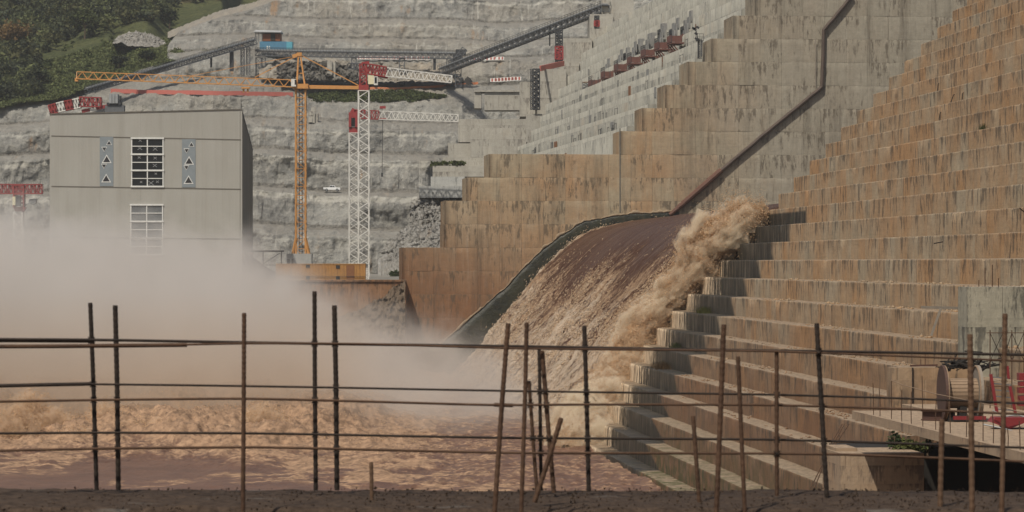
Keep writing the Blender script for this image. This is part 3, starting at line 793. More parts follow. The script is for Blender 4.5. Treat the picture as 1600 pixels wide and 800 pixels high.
# ------------------------------------------------------------------ the river
nx_, ny_ = 620, 560
xs = np.linspace(-88, 34, nx_); tt = np.linspace(0, 1, ny_); yd = 150+ (460-150)*tt**1.15
XX, YY = np.meshgrid(xs, yd, indexing='ij')
px = 800+XX/YY*F
boil = sstep(236, 290, YY+fbm(XX*.07, YY*.05, 3, 4)*30)*sstep(-2, -26, XX)
boil2 = sstep(206, 236, YY+fbm(XX*.07, YY*.07, 6, 3)*14)*sstep(-34, -8, XX)
b = np.clip(boil*1.0+boil2*.42, 0, 1)
swell = fbm(XX*.06, YY*.045, 1, 3)*.55+fbm(XX*.25, YY*.14, 7, 4)*.42
rough_ = np.abs(fbm(XX*.10, YY*.08, 2, 4))
lump = (1-2.2*np.abs(fbm(XX*.14, YY*.09, 12, 5, .6)))
crest = np.clip(fbm(XX*.055, YY*.05, 21, 4, .55)*2.2+.25, 0, 1.3)
r1 = np.clip(1-2.4*np.abs(fbm(XX*.42, YY*.30, 44, 5, .62)), -1, 1)
r2 = np.clip(1-2.4*np.abs(fbm(XX*1.3, YY*.9, 47, 4, .62)), -1, 1)
H = swell*(.5+.5*b)+b*(lump*.9+crest*1.9*boil)+b*(r1*.55+r2*.28)*(.6+.6*boil)+fbm(XX*2.2, YY*1.5, 4, 3)*.16*b+fbm(XX*.55, YY*.33, 14, 4)*.10
stk = sstep(.15, .75, 1-2.6*np.abs(fbm(XX*.20, YY*.26, 30, 4, .6)))*sstep(.0, .3, fbm(XX*.07, YY*.06, 77, 3))
fm = np.clip(b*(.50+.35*r1+.25*lump)+boil*.25+stk*.46*sstep(165, 215, YY)+boil2*.05, 0, 1)
rv = npmesh('river_water', np.stack([XX, YY-300, H], -1).reshape(-1,3), grid_faces(nx_, ny_), M['river'], None, True, {'foam': fm.ravel()}, (0,300,WATER_Z))
tag(rv, kind='structure')
rw_ = npmesh('river_water_beyond', np.array([[-400,21,-.45],[200,21,-.45],[200,460,-.45],[-400,460,-.45]]), np.array([[0,1,2,3]]), M['river'], None, False, {'foam': np.zeros(4)}, (0,0,WATER_Z-.6))
tag(rw_, kind='structure')
# flying water over the boil
sel = np.argwhere((b > .25) & (H > .5))
pick = sel[rng.integers(0, len(sel), 110000)]
hx = H[pick[:,0], pick[:,1]]; wgt = np.clip((hx-.2)/2.4, 0, 1)*np.clip(fbm(XX[pick[:,0],pick[:,1]]*.12, YY[pick[:,0],pick[:,1]]*.1, 50, 4)*2+.5, 0, 1)
kp = rng.random(len(pick)) < wgt*.35
pick = pick[kp]; hx = hx[kp]
up_ = np.abs(rng.normal(0, .6, len(pick)))*np.clip(hx*.7, .3, 2)
P = np.c_[XX[pick[:,0],pick[:,1]]+rng.normal(0,.25,len(pick)), YY[pick[:,0],pick[:,1]]+rng.normal(0,.25,len(pick)), WATER_Z+hx+up_]
tets('river_spray', P, rng.uniform(.03,.09,len(P))*np.clip(1.2-up_*.25,.4,1.2), M['spray'], 'tan spray leaping off the boiling river crests')

# bursts of brown spray over the boil on the left
def burst(px, py, D, rx, rz, seed):
    n1, n2 = 40, 64
    th = np.linspace(0.001, math.pi-.001, n1); phh = np.linspace(0, 2*math.pi, n2, endpoint=False)
    T_, Ph = np.meshgrid(th, phh, indexing='ij')
    d3 = np.stack([np.sin(T_)*np.cos(Ph), np.sin(T_)*np.sin(Ph), np.cos(T_)], -1)
    q = d3*1.4+seed*7.7
    r = 1+.55*fbm(q[...,0], q[...,1], q[...,2], 3)+.35*(.5-np.abs(fbm(q[...,0]*2.2, q[...,1]*2.2, q[...,2]*2.2, 3))*1.8)
    v = d3*r[...,None]*np.array([rx, rx*.7, rz])
    f = []
    i = np.arange(n1-1)[:,None]*n2; j = np.arange(n2)[None]; j2 = (j+1) % n2
    f = np.stack([i+j, i+n2+j, i+n2+j2, i+j2], -1).reshape(-1,4)
    f = np.concatenate([f, [[0, 1, n2//2, n2-1]]]) if False else f
    o = npmesh('boil_spray', v.reshape(-1,3), f, M['boil_cloud'], None, True, None, W(px, py, D))
    import bmesh
    b_ = bmesh.new(); b_.from_mesh(o.data); b_.verts.ensure_lookup_table()
    b_.faces.new([b_.verts[k] for k in range(n2)][::1]); b_.faces.new([b_.verts[(n1-1)*n2+k] for k in range(n2)][::-1])
    bmesh.ops.recalc_face_normals(b_, faces=b_.faces); b_.to_mesh(o.data); b_.free()
    return o
M['boil_cloud'] = cloud_mat('boil_spray', 2.2, (.88,.69,.50,1), 1.3, .14)
dl = []
for i, (px_, py_, D_, rx, rz, lab) in enumerate([(22,668,279,2.5,2.3,'brown burst of spray at the left edge of the boiling river'),(52,645,284,1.8,2.2,'tallest brown burst of spray, left of the two dark bars'),(88,662,283,1.7,1.5,'brown burst of spray just left of the leftmost bar'),(118,686,278,1.9,1.0,'low brown burst of spray in front of the leftmost bar'),
    (166,660,284,2.1,1.7,'wide brown burst of spray behind the two dark bars'),(208,672,281,2.0,1.1,'low brown burst of spray right of the two dark bars'),(262,676,280,1.9,1.2,'brown burst of spray halfway to the lone bar'),(312,672,283,2.0,1.5,'brown burst of spray left of the lone bar'),(352,684,279,1.7,1.0,'low brown burst of spray just left of the lone bar'),(412,664,284,2.4,2.0,'brown burst of spray right of the lone bar')]):
    o = burst(px_, py_, D_, rx, rz, i+1); tag(o, lab, 'spray', kind='stuff')
    n_ = int(2600*rx*rz/4)
    q = rng.normal(size=(n_,3)); q /= np.linalg.norm(q, axis=1)[:,None]; r_ = np.abs(rng.normal(.85, .28, n_))
    r_ = r_*(1+.6*fbm(q[:,0]*2+i*7, q[:,1]*2, q[:,2]*2, 4)); c0 = W(px_, py_, D_)
    q = q*r_[:,None]*np.array([rx, rx*.7, rz])+np.array([c0.x, c0.y, c0.z]); dl.append(q[q[:,2] > WATER_Z])
dl = np.concatenate(dl)
tets('boil_droplets', dl, rng.uniform(.03,.085,len(dl)), M['spray'], 'brown droplets flying out of the bursts on the river')

# ------------------------------------------------------------------ mist over the plunge pool
def mist_mat():
    g = G('river_mist'); tc = g.n('TexCoord').outputs['Object']; x, y, z = g.xyz(tc)
    top = g.n('FloatCurve')
    # cloud top as a function of x (dam coordinates), by map ranges
    a = g.mr(x, -40, 0, 7.0, 1.0); b_ = g.mr(x, 0, 11, 0, -8.0); c_ = g.mr(x, 11, 24, 0, -4.0); d_ = g.mr(x, 24, 33, 0, -2.5)
    top_ = g.add(g.add(a, b_), g.add(c_, d_))
    n = g.noise(tc, .055, 5, .6, .4); n2 = g.noise(tc, .22, 4, .6)
    h = g.add(g.math('SUBTRACT', top_, z), g.add(g.mul(g.add(n, -.5), 32.0), g.mul(g.add(n2, -.5), 15.0)))
    den = g.mr(h, -3.5, 6.5, 0, 1.0, True)
    den = g.math('POWER', den, 1.6)
    ed = g.mul(g.mr(g.add(y, g.mul(n2, 22.0)), 286, 326, 0, 1, True), g.mul(g.mr(x, 33.5, 30, 0, 1, True), g.mr(y, 447, 432, 0, 1)))
    den = g.mul(g.mul(den, ed), g.mr(n2, .40, .62, .006, .07))
    v = g.n('VolumePrincipled')
    colr = g.mix(g.math('MAXIMUM', g.mr(z, -16, -3, 0, 1), g.mr(x, 2, 16, 0, .85)), (.83,.68,.525,1), (.83,.79,.735,1))
    g.put(v.inputs['Color'], colr); g.put(v.inputs['Density'], den); g.put(v.inputs['Anisotropy'], .15)
    g.nt.nodes.remove(top.node if hasattr(top, 'node') else top)
    g.nt.links.new(v.outputs[0], g.out.inputs['Volume'])
    g.m.cycles.volume_step_rate = .32
    return g.m
mb = MB(); mb.span((-62, 290, -19), (33.6, 446, 16))
mi = mb.build('mist', mist_mat(), None, False, (0,0,0), DAM.a)
tag(mi, kind='stuff')

# ------------------------------------------------------------------ foreground ledge we look across
nx2, ny2 = 420, 60
xs = np.linspace(-9, 9, nx2); ys = np.linspace(17.72, 19.35, ny2)
XX2, YY2 = np.meshgrid(xs, ys, indexing='ij')
edge = sstep(19.35, 19.2, YY2)*sstep(17.72, 17.85, YY2)
ZZ2 = -1.545+.045*edge+fbm(XX2*6, YY2*6, 1, 5, .7)*.016*edge+fbm(XX2*1.1, YY2, 3, 3)*.012+.004*XX2*-.55
lg = npmesh('ledge_gravel_ground', np.stack([XX2, YY2, ZZ2], -1).reshape(-1,3), grid_faces(nx2, ny2), M['ledge'], None, True)
tag(lg, kind='structure')
mb = MB(); mb.span((-60,-14,-17.9), (60,19.30,-1.60)); tag(mb.build('ledge_ground', M['redmud']), kind='structure')
sp = []
for _ in range(2600):
    sp.append((rng.uniform(-4.6,4.6), rng.uniform(17.7,19.32), -1.497+rng.normal(0,.006)))
tag(litter('ledge_pebbles', sp, M['ledge'], .003, .010), 'dark pebbles and crumbs along the ledge edge', 'pebbles', kind='stuff')
# ------------------------------------------------------------------ far rock cut (left bank) with benches
def zD(y, D): return (HZ-y)/F*D
bench = [(436,770),(432,779),(398,783),(368,786),(358,790),(354,797),(330,800),(302,803),(298,806),(296,814),(270,817),(246,819),(239,823),(236,832),(214,834),(200,836),(191,841),(187,849),(172,852),(160,854),(150,858),(140,864),(129,872),(127,884),(112,886),(96,890),(87,894),(84,906),(74,908),(64,911),(60,916),(58,924),(46,927),(35,930),(31,936),(29,944),(12,948),(-4,951),(-9,956),(-11,966),(-60,975),(-62,1000),(-120,1010),(-125,1200)]
NX, NP = 760, 520
bx = np.linspace(-230, 130, NX)
bp = np.array([[D, zD(y, D)] for y, D in bench])
al = np.r_[0, np.cumsum(np.hypot(np.diff(bp[:,0]), np.diff(bp[:,1])*1.3))]
keep_to = np.searchsorted(bp[:,0], 985)
tpar = np.linspace(0, al[keep_to], NP)
BD = np.interp(tpar, al, bp[:,0]); BZ = np.interp(tpar, al, bp[:,1])
BX, BDD = np.meshgrid(bx, BD, indexing='ij'); _, BZZ = np.meshgrid(bx, BZ, indexing='ij')
bench_wob = fbm(BX*.012, BZZ*.004+3, 2, 3)*2.4+fbm(BX*.06, BZZ*.01, 8, 3)*.7
ZR = BZZ+bench_wob*np.clip((BZZ+3)/14, 0, 1)
face = np.gradient(BZ, tpar); face = np.clip(face*1.3, 0, 1)[None]
disp = fbm(BX*.035, ZR*.05, 1, 4)*6.5+fbm(BX*.11, ZR*.06, 7, 4)*2.0*face+np.abs(fbm(BX*.26, ZR*.10, 3, 5, .6))*2.6*face-np.clip(np.abs(fbm(BX*.09, ZR*.03, 33, 3))*-8+.6, 0, 1)*1.6*face+fbm(BX*.8, ZR*.6, 5, 4, .6)*.8
ZR = ZR+fbm(BX*.5, BDD*.5, 6, 4)*.45
DR = BDD+disp
pxr = 800+BX/DR*F
yb_tab = [(-400,225),(-150,190),(0,169),(90,153),(150,137),(180,126),(220,112),(260,102),(300,92),(340,80),(352,73)]
ycap = np.where(pxr < 262, lerp_tab(pxr, yb_tab)-3, np.interp(pxr, [262,270,280,330,400,440,480], [72,62,50,31,13,-4,-80]))
zcap = (HZ-ycap)/F*DR
capd = np.clip(ZR-zcap, 0, None)
ZR = np.where(ZR > zcap, zcap+fbm(BX*.2, DR*.2, 1, 3)*.5, ZR)
# the cut turns inward at its right end, low down, leaving a gully
gul = sstep(648, 690, pxr)*sstep(352, 375, 412-ZR/DR*F)*0
low = sstep(664, 690, pxr)*(1-sstep(22, 34, ZR))
DR = DR+low*12
def emit(name, co3, faces, mat, smooth=True, label=None, cat=None, kind='structure', attrs=None):
    b = np.array([co3[:,0].mean(), co3[:,1].mean(), co3[:,2].min()])
    o = npmesh(name, co3-b, faces, mat, None, smooth, attrs, tuple(b))
    return tag(o, label, cat, kind=kind)
fz = np.broadcast_to(face, BX.shape); lipz = np.clip(np.roll(fz, 6, 1)-fz, 0, 1); lipz = np.clip(lipz+np.roll(lipz, -4, 1)+np.roll(lipz, -8, 1), 0, 1)
foot = np.clip(np.roll(fz, -5, 1)-fz, 0, 1); foot = np.clip(foot+np.roll(foot, 3, 1), 0, 1)
emit('rock_hillside', np.stack([BX, DR, ZR], -1).reshape(-1,3), grid_faces(NX, NP), M['rock'], attrs={'debris': np.clip(foot*.95+(1-fz)*.25, 0, 1).ravel(), 'lip': (lipz*fz).ravel()})
def on_rock(px, py):
    i = int(np.clip(np.searchsorted(bx, (px-800)/F*860), 0, NX-1))
    for _ in range(3):
        j = int(np.argmin(np.abs((HZ-ZR[i]/DR[i]*F)-py))); i = int(np.clip(np.searchsorted(bx, (px-800)/F*DR[i,j]), 0, NX-1))
    return Vector((BX[i,j], DR[i,j], ZR[i,j]))
# tan weathered cut at the upper left, a second sheet laid over the same slope
# plateau between the river wall and the rock
mb = MB(); mb.span((-320, 437.5, WATER_Z-1), (W(631,0,437.5).x, 800, -2.75)); tag(mb.build('plateau_ground', M['rubble']), kind='structure')

# ------------------------------------------------------------------ green hillside upper left
HXn, HYn = 260, 150
hpx = np.linspace(-420, 560, HXn); ht = np.linspace(0, 1, HYn)
HP, HT = np.meshgrid(hpx, ht, indexing='ij')
yb = lerp_tab(HP, yb_tab+[(430,60),(560,60)])
yt = -330
Yp = yb+(yt-yb)*HT**1.15
BD_ = lambda y: np.interp(-np.asarray(y), [-b[0] for b in bench], [b[1] for b in bench])
HD = BD_(yb)-3+ (yb-Yp)*1.25+ 70*sstep(72, 58, Yp)*sstep(225, 275, HP)+ sstep(345, 365, HP)*130
HD = HD+fbm(HP*.012, Yp*.012, 3, 4)*8*sstep(2, 50, yb-Yp)
HXx = (HP-800)/F*HD; HZz = (HZ-Yp)/F*HD+fbm(HP*.03, Yp*.03, 5, 3)*1.5
emit('green_hill', np.stack([HXx, HD, HZz], -1).reshape(-1,3), grid_faces(HXn, HYn), M['hill'])

def leafball(n, c, r, size, tint, var=.35):
    """n leaf cards through the volume of clumps; returns verts, faces, colours"""
    nc = max(3, n//26)
    cc = rng.normal(size=(nc,3)); cc /= np.linalg.norm(cc, axis=1)[:,None]
    cc = cc*(rng.random((nc,1))**.5)*.78; cc[:,2] = np.abs(cc[:,2])*.9-.15
    k = rng.integers(0, nc, n)
    p = cc[k]+rng.normal(0, .20, (n,3))
    p = np.asarray(c)+p*np.asarray(r)
    A = rng.normal(size=(n,3)); A /= np.linalg.norm(A, axis=1)[:,None]
    Bv = rng.normal(size=(n,3)); Bv = np.cross(A, Bv); Bv /= np.linalg.norm(Bv, axis=1)[:,None]
    s = (size*rng.uniform(.6, 1.4, n))[:,None]
    v = np.stack([p-A*s, p+Bv*s*.55, p+A*s, p-Bv*s*.55], 1)
    ct = (1+var*(rng.random(nc)-.5)*1.6)[k]*(1+var*(rng.random(n)-.5))
    col = np.asarray(tint)[None]*ct[:,None]
    return v.reshape(-1,3), np.repeat(col, 4, 0)
def leafmesh(name, parts, parent=None, loc=None):
    v = np.concatenate([p[0] for p in parts]); c = np.concatenate([p[1] for p in parts])
    f = np.arange(len(v)).reshape(-1,4)
    return npmesh(name, v, f, M['leaf'], parent, False, {'tint': c}, loc)
def on_hill(px, py):
    """point of the hill seen at a photo pixel"""
    i = int(np.clip(np.searchsorted(hpx, px), 0, HXn-1)); j = int(np.argmin(np.abs(Yp[i]-py)))
    return Vector((HXx[i,j], HD[i,j], HZz[i,j]))
TINTS = [(.052,.060,.030),(.066,.075,.033),(.086,.095,.038),(.044,.051,.030),(.10,.10,.043)]
parts = []
for _ in range(2400):
    px = rng.uniform(-150, 420); y0 = float(lerp_tab(px, yb_tab+[(430,60)]))
    py = y0-4-rng.random()*(y0+100)
    meadow = (px > 55) and (py > 62+max(0, 105-px)*.55)
    if 176 < px < 272 and 44 < py < 82: continue
    if px > 268 and py > 8-(px-268)*.12: continue
    p = on_hill(px, py)
    if meadow:
        if rng.random() < .8 : continue
        r = rng.uniform(.9, 2.0); t = np.array((.058,.072,.024))*rng.uniform(.75,1.2); n = 40; s = .42
        parts.append(leafball(n, (p.x, p.y, p.z+r*.3), (r*1.3, r, r*.8), s, t))
    else:
        pat = float(vnoise(px*.035, py*.035, 3))
        t = np.array(TINTS[rng.integers(0,5)])*(1+.35*pat)
        if vnoise(px*.02+7, py*.02, 9) > .52: t = np.array((.105,.085,.032))*rng.uniform(.8,1.1)
        r = rng.uniform(2.2, 4.6)
        parts.append(leafball(95, (p.x, p.y, p.z+r*.75), (r, r, r*1.05), .62, t))
v = np.concatenate([p[0] for p in parts]); c = np.concatenate([p[1] for p in parts])
b = np.array([v[:,0].mean(), v[:,1].mean(), v[:,2].min()])
tag(npmesh('hillside_woodland', v-b, np.arange(len(v)).reshape(-1,4), M['leaf'], None, False, {'tint': c}, tuple(b)), 'dense dark green woodland covering the hillside', 'woodland', kind='stuff')
# grass and scrub of the meadow strip, and grass tufts lower down
gv = []
for _ in range(7500):
    px = rng.uniform(-60, 352); y0 = float(lerp_tab(px, yb_tab))
    py = y0-rng.random()**1.3*60
    if px > 55 and py < 60+max(0, 105-px)*.55: continue
    if 176 < px < 258 and 44 < py < 78: continue
    p = on_hill(px, py); t = np.array((.11,.125,.048))*rng.uniform(.7,1.3)
    gv.append(leafball(11, (p.x, p.y, p.z+.3), (1.3,1.0,.5), .36, t))
def stuff_leaf(name, gv, label, cat):
    v = np.concatenate([p[0] for p in gv]); c = np.concatenate([p[1] for p in gv])
    b = np.array([v[:,0].mean(), v[:,1].mean(), v[:,2].min()])
    return tag(npmesh(name, v-b, np.arange(len(v)).reshape(-1,4), M['leaf'], None, False, {'tint': c}, tuple(b)), label, cat, kind='stuff')
stuff_leaf('meadow_grass', gv, 'green grass and scrub on the slope below the woodland', 'grass')
# a few trees and bushes that stand out
def tree(name, px, py, r, h, tint, label, cat, n=420, size=.55):
    p = on_hill(px, py)
    e = empty(name, p, 0, label, cat)
    mb = MB(); mb.tube([(0,0,-.6),(.1,0,h*.4),(-.1,.1,h*.75)], [.32,.22,.1], 7)
    for a in (0.4, 2.3, 4.4): mb.tube([(0,0,h*.35),(math.cos(a)*r*.4, math.sin(a)*r*.4, h*.7)], [.14,.05], 5)
    mb.build('trunk', M['wood'], e)
    leafmesh('crown', [leafball(n, (0,0,h*.62), (r, r, h*.48), size, tint)], e)
tree('bush', 182, 108, 3.6, 4.6, (.022,.027,.014), 'very dark round bush standing alone on the green slope', 'bush')
tree('bush', 229, 95, 3.0, 3.8, (.024,.030,.015), 'small dark bush on the slope below the pale rubble pile', 'bush')
tree('tree', 22, 84, 6.5, 10, (.135,.085,.034), 'tawny brown tree among the dark hillside woodland', 'tree', 900)
tree('tree', 58, 138, 4.0, 6.0, (.028,.034,.016), 'dark tree at the lower left foot of the woodland', 'tree', 500)
tree('tree', 262, 46, 4.0, 7.5, (.028,.036,.016), 'dark tree beside the top of the pale rubble pile', 'tree', 500)
tree('tree', 132, 64, 6.0, 10, (.050,.060,.020), 'light green tree on the edge of the dark woodland', 'tree', 800)

# rubble piles and boulders, laid on the terrain
def rubble(name, poly, D, n, smin, smax, mat, label, hz=0.0, dD=0):
    sp = []; P = np.array(poly, float); mn, mx = P.min(0), P.max(0)
    while len(sp) < n:
        q = rng.uniform(mn, mx); ins = False; j = len(P)-1
        for i in range(len(P)):
            if (P[i,1] > q[1]) != (P[j,1] > q[1]) and q[0] < (P[j,0]-P[i,0])*(q[1]-P[i,1])/(P[j,1]-P[i,1])+P[i,0]: ins = not ins
            j = i
        if ins:
            dd = D+(mx[1]-q[1])*dD+rng.uniform(-1,1)
            sp.append(tuple(W(q[0], q[1], dd)))
    return tag(litter(name, sp, mat, smin, smax), label, 'rubble', kind='stuff')
def mound(name, poly_top, base_y, D0, D1, mat, amp=.8, f=.3, label=None):
    """ground sheet rising from base_y (at D0) to a top line given in photo pixels (at D1)"""
    xs_ = np.linspace(poly_top[0][0], poly_top[-1][0], 90); t_ = np.linspace(0, 1, 50)
    A, T = np.meshgrid(xs_, t_, indexing='ij'); top_ = lerp_tab(A, poly_top)
    by = lerp_tab(A, base_y) if isinstance(base_y, list) else base_y
    Y = by+(top_-by)*T; DD = D0+(D1-D0)*T**1.1+fbm(A*.09*f*3, Y*.09*f*3, 2, 5, .6)*amp*2
    Pm = np.stack([(A-800)/F*DD, DD, (HZ-Y)/F*DD+fbm(A*.3*f*3, Y*.3, 7, 4)*amp*.35], -1).reshape(-1,3)
    return emit(name, Pm, grid_faces(90, 50), mat, False)
mound('rubble_slope', [(176,66),(186,55),(205,50),(225,51),(250,61),(262,66),(300,74)], [(176,68),(190,66),(200,72),(240,73),(262,79),(300,76)], on_hill(222,72).y-6, on_hill(222,56).y, M['rubble'], .9)
rubble('pale_rubble', [(178,64),(190,56),(208,51),(228,53),(252,62),(262,76),(240,73),(196,71)], on_hill(222,72).y-7, 900, .25, .85, M['rubble'], 'heap of pale broken rock on the hillside', dD=.9)
mound('rubble_slope', [(600,388),(625,362),(650,346),(672,340),(700,338)], [(600,432),(640,432),(700,432)], 762, 784, M['rubble'], 2.2, .5)
rubble('broken_rock', [(596,395),(628,362),(655,347),(694,342),(694,392),(632,392)], 768, 1500, .3, 1.0, M['rubble'], 'slope of broken pale rock beside the high dam block', dD=.25)
mound('rubble_slope', [(590,405),(605,396),(632,392),(640,392)], [(590,433),(640,433)], 640, 662, M['rubble'], 1.0, .5)
rubble('white_rubble', [(596,432),(600,410),(618,394),(634,392),(634,434)], 648, 700, .2, .8, M['rubble'], 'heap of whitish boulders at the foot of the rock cut', dD=.3)
mound('rock_foot_ground', [(520,499),(545,488),(565,483),(585,470),(600,464),(615,448),(633,441)], [(520,565),(633,560)], 421, 435.4, M['brownrock'], 1.2, .7)
# dark loose rock below the long conveyor
mound('loose_rock_bank', [(405,100),(430,92),(470,95),(520,90),(560,100),(600,97),(690,99),(720,112)], [(405,122),(560,128),(720,127)], 867, 886, M['tanrock'], 2.0, .5)
mound('dark_rock_bank', [(432,104),(452,97),(480,95),(520,97),(560,106)], [(428,124),(500,126),(562,125)], 862, 872, M['darkrock'], 2.4, .6)
mound('orange_cut_slope', [(262,50),(300,34),(345,16),(400,2),(446,-12)], [(262,60),(300,46),(345,30),(400,15),(446,2)], 960, 985, M['tanrock'], 1.2, .5)
# ------------------------------------------------------------------ greenery on benches
def tufts(px0, px1, y0, y1, D, n, label, tint=(.075,.088,.030), r=(1.5,1.0,.7), size=.35, per=16):
    gv = []
    for _ in range(n):
        p = W(rng.uniform(px0, px1), rng.uniform(y0, y1), D+rng.uniform(-1.5,1.5))
        gv.append(leafball(per, p, r, size, np.array(tint)*rng.uniform(.7,1.25)))
    return stuff_leaf('bench_grass', gv, label, 'grass')
gv = []
for _ in range(900):
    px = rng.uniform(482, 690); w_ = min(1, (px-482)/15, (690-px)/50)
    yy = 151+rng.uniform(-9, 8)*w_
    i = int(np.searchsorted(bx, (px-800)/F*858)); j = int(np.argmin(np.abs((HZ-ZR[i]/DR[i]*F)-yy)))
    p = (BX[i,j], DR[i,j]-.4, ZR[i,j]+.1)
    gv.append(leafball(14, p, (1.4,.8,.6), .36, np.array((.070,.085,.030))*rng.uniform(.7,1.3)))
stuff_leaf('bench_grass', gv, 'strip of green weeds on the rock bench below the conveyor', 'grass')
tufts(676, 724, 253, 260, 633.5, 90, 'green weeds on the ledge of the pale concrete wall', r=(.8,.6,.4), size=.25)
tufts(612, 632, 425, 436, 628, 60, 'green shrubs at the foot of the whitish boulders', (.05,.065,.025), (.7,.6,.7), .28)

# ------------------------------------------------------------------ far dam: pale stepped face running away beyond the high block
prz = [(620,395),(693,310),(728,273),(763,236),(970,200),(1005,165),(1042,128),(1078,92),(1115,55),(1150,18),(1185,-18),(1220,-54),(1256,-90),(1291,-127),(1327,-163)]
D0 = 478
fb_ = Vector((FAR.P(970,200,D0).x, 600, -3))
fardam = empty('pale_dam_face', FAR.Wd(fb_), FAR.a, 'pale grey stepped dam face still under construction, running away to the rock bank', 'dam')
zprev = None
for i, (sx, sy) in enumerate(prz):
    q = FAR.P(sx, sy, D0); x0, zt = q.x, q.z
    if i < 4: x0 = FAR.P(763+ (i-3)*22, sy, D0).x
    zb = zprev if (zprev is not None and i > 4) else -3.2; zprev = zt
    if i < 4: continue
    y1 = 627+(zt-21)*3.0+float(vnoise(i*3.1, 5))*8
    n = int((y1-466)/1.3)+2
    ys = np.linspace(466, y1, n)
    bl = vnoise(np.floor((ys+i*3.1)/3.6)*3.7, i*2.9)
    dx = bl*.22
    rows = [np.c_[x0+dx, ys, np.full(n, zb)], np.c_[x0+dx, ys, np.full(n, zt-.05)+.06*bl], np.c_[x0+dx+.1, ys, np.full(n, zt)+.1*bl], np.c_[np.full(n, x0+60), ys, np.full(n, zt)], np.c_[np.full(n, x0+60), ys, np.full(n, zb)]]
    c = np.stack(rows, 1).reshape(-1,3)-np.array([fb_.x, fb_.y, fb_.z])
    o = npmesh('dam_step', c, grid_faces(n, 5)[:, ::-1], M['far'], fardam)
    import bmesh
    b = bmesh.new(); b.from_mesh(o.data); b.verts.ensure_lookup_table(); b.faces.new([b.verts[q2] for q2 in range(5)]); b.faces.new([b.verts[(n-1)*5+q2] for q2 in range(5)][::-1])
    b.to_mesh(o.data); b.free()
# formwork boxes and stubs of reinforcement on the far face (parts of the dam under way)
for i in range(34):
    j = rng.integers(4, 11); sx, sy = prz[j]; q = FAR.P(sx, sy, D0); mb = MB()
    y = rng.uniform(480, 600+(q.z-21)*2.5)
    mb.box(Vector((q.x-.02, y, q.z+rng.uniform(-2.6,-1.0)))-fb_, (.16, rng.uniform(1.0,3.6), rng.uniform(.8,2.4)))
    mb.build('form_panel', M[('form','far','form','rustdoor')[i % 4]], fardam)
for i in range(40):
    j = rng.integers(3, 9); sx, sy = prz[max(j,4)]; q = FAR.P(sx, sy, D0); y = rng.uniform(470, 590+(q.z-21)*2.5); mb = MB()
    p = Vector((q.x+.3, y, q.z))-fb_; h = rng.uniform(.7, 1.7)
    mb.bar(p, p+Vector((0,0,h)), .07); l_ = rng.uniform(1,3); mb.bar(p+Vector((0,0,h*.9)), p+Vector((0,l_,h*.9)), .06); mb.bar(p+Vector((0,l_,0)), p+Vector((0,l_,h)), .07)
    mb.build('starter_bar', M['steel_dark'], fardam)

def thing_box(name, label, cat, boxes, mat, D, part='wall_body', group=None):
    """boxes given as (px0, y0, px1, y1, depth metres[, dD])"""
    xs_ = [b[0] for b in boxes]; bs = [b[3] for b in boxes]
    root_p = W((min(xs_)+max(b[2] for b in boxes))/2, max(bs), D)
    mb = MB()
    for b in boxes:
        dD = b[5] if len(b) > 5 else 0
        a = W(b[0], b[1], D+dD); c_ = W(b[2], b[3], D+dD)
        mb.span(Vector((a.x, D+dD, c_.z))-root_p, Vector((c_.x, D+dD+b[4], a.z))-root_p)
    o = mb.build(name, mat, None, False, root_p)
    return tag(o, label, cat, group)
thing_box('abutment_wall', 'tall pale abutment wall behind the dark ladder tower', 'concrete wall', [(812,128,836,182,25),(834,108,885,200,22,1),(884,98,905,180,20,6),(822,178,880,236,14,-6)], M['abut'], 700)
thing_box('abutment_wall', 'pale abutment wall with a red rail, high under the conveyor', 'concrete wall', [(872,60,925,108,25),(922,22,958,90,25,3),(940,-10,990,60,25,6)], M['abut'], 735)
thing_box('concrete_wall', 'low pale concrete wall with a dark doorway beside the abutment', 'concrete wall', [(741,142,752,169,8),(757,141,814,172,8),(741,141,812,143.5,8,-.5)], M['abut'], 762)
thing_box('concrete_wall', 'long pale ledge wall with weeds above the grey blocks', 'concrete wall', [(676,259,770,276,8),(692,246,770,260,6,4),(755,228,806,262,8,6),(735,200,822,246,8,22),(700,224,760,247,8,30),(716,186,824,222,8,40)], M['abut'], 632)
thing_box('concrete_block', 'upper grey concrete block left of the high dam block', 'concrete block', [(673,276,726,296,9,1),(714,279,726,295,3,-.6)], M['blockgrey'], 612)
thing_box('concrete_block', 'lower wide grey concrete block on broken rock', 'concrete block', [(655,291,730,309,11)], M['blockgrey'], 606)
mound('broken_rock_bank', [(640,318),(655,306),(690,306),(730,306)], [(640,350),(730,350)], 600, 612, M['rubble'], 1.8, .6)
rubble('grey_rubble', [(656,309),(728,309),(728,345),(650,345)], 602, 500, .2, .8, M['rubble'], 'broken rock under the grey concrete blocks', dD=.2)
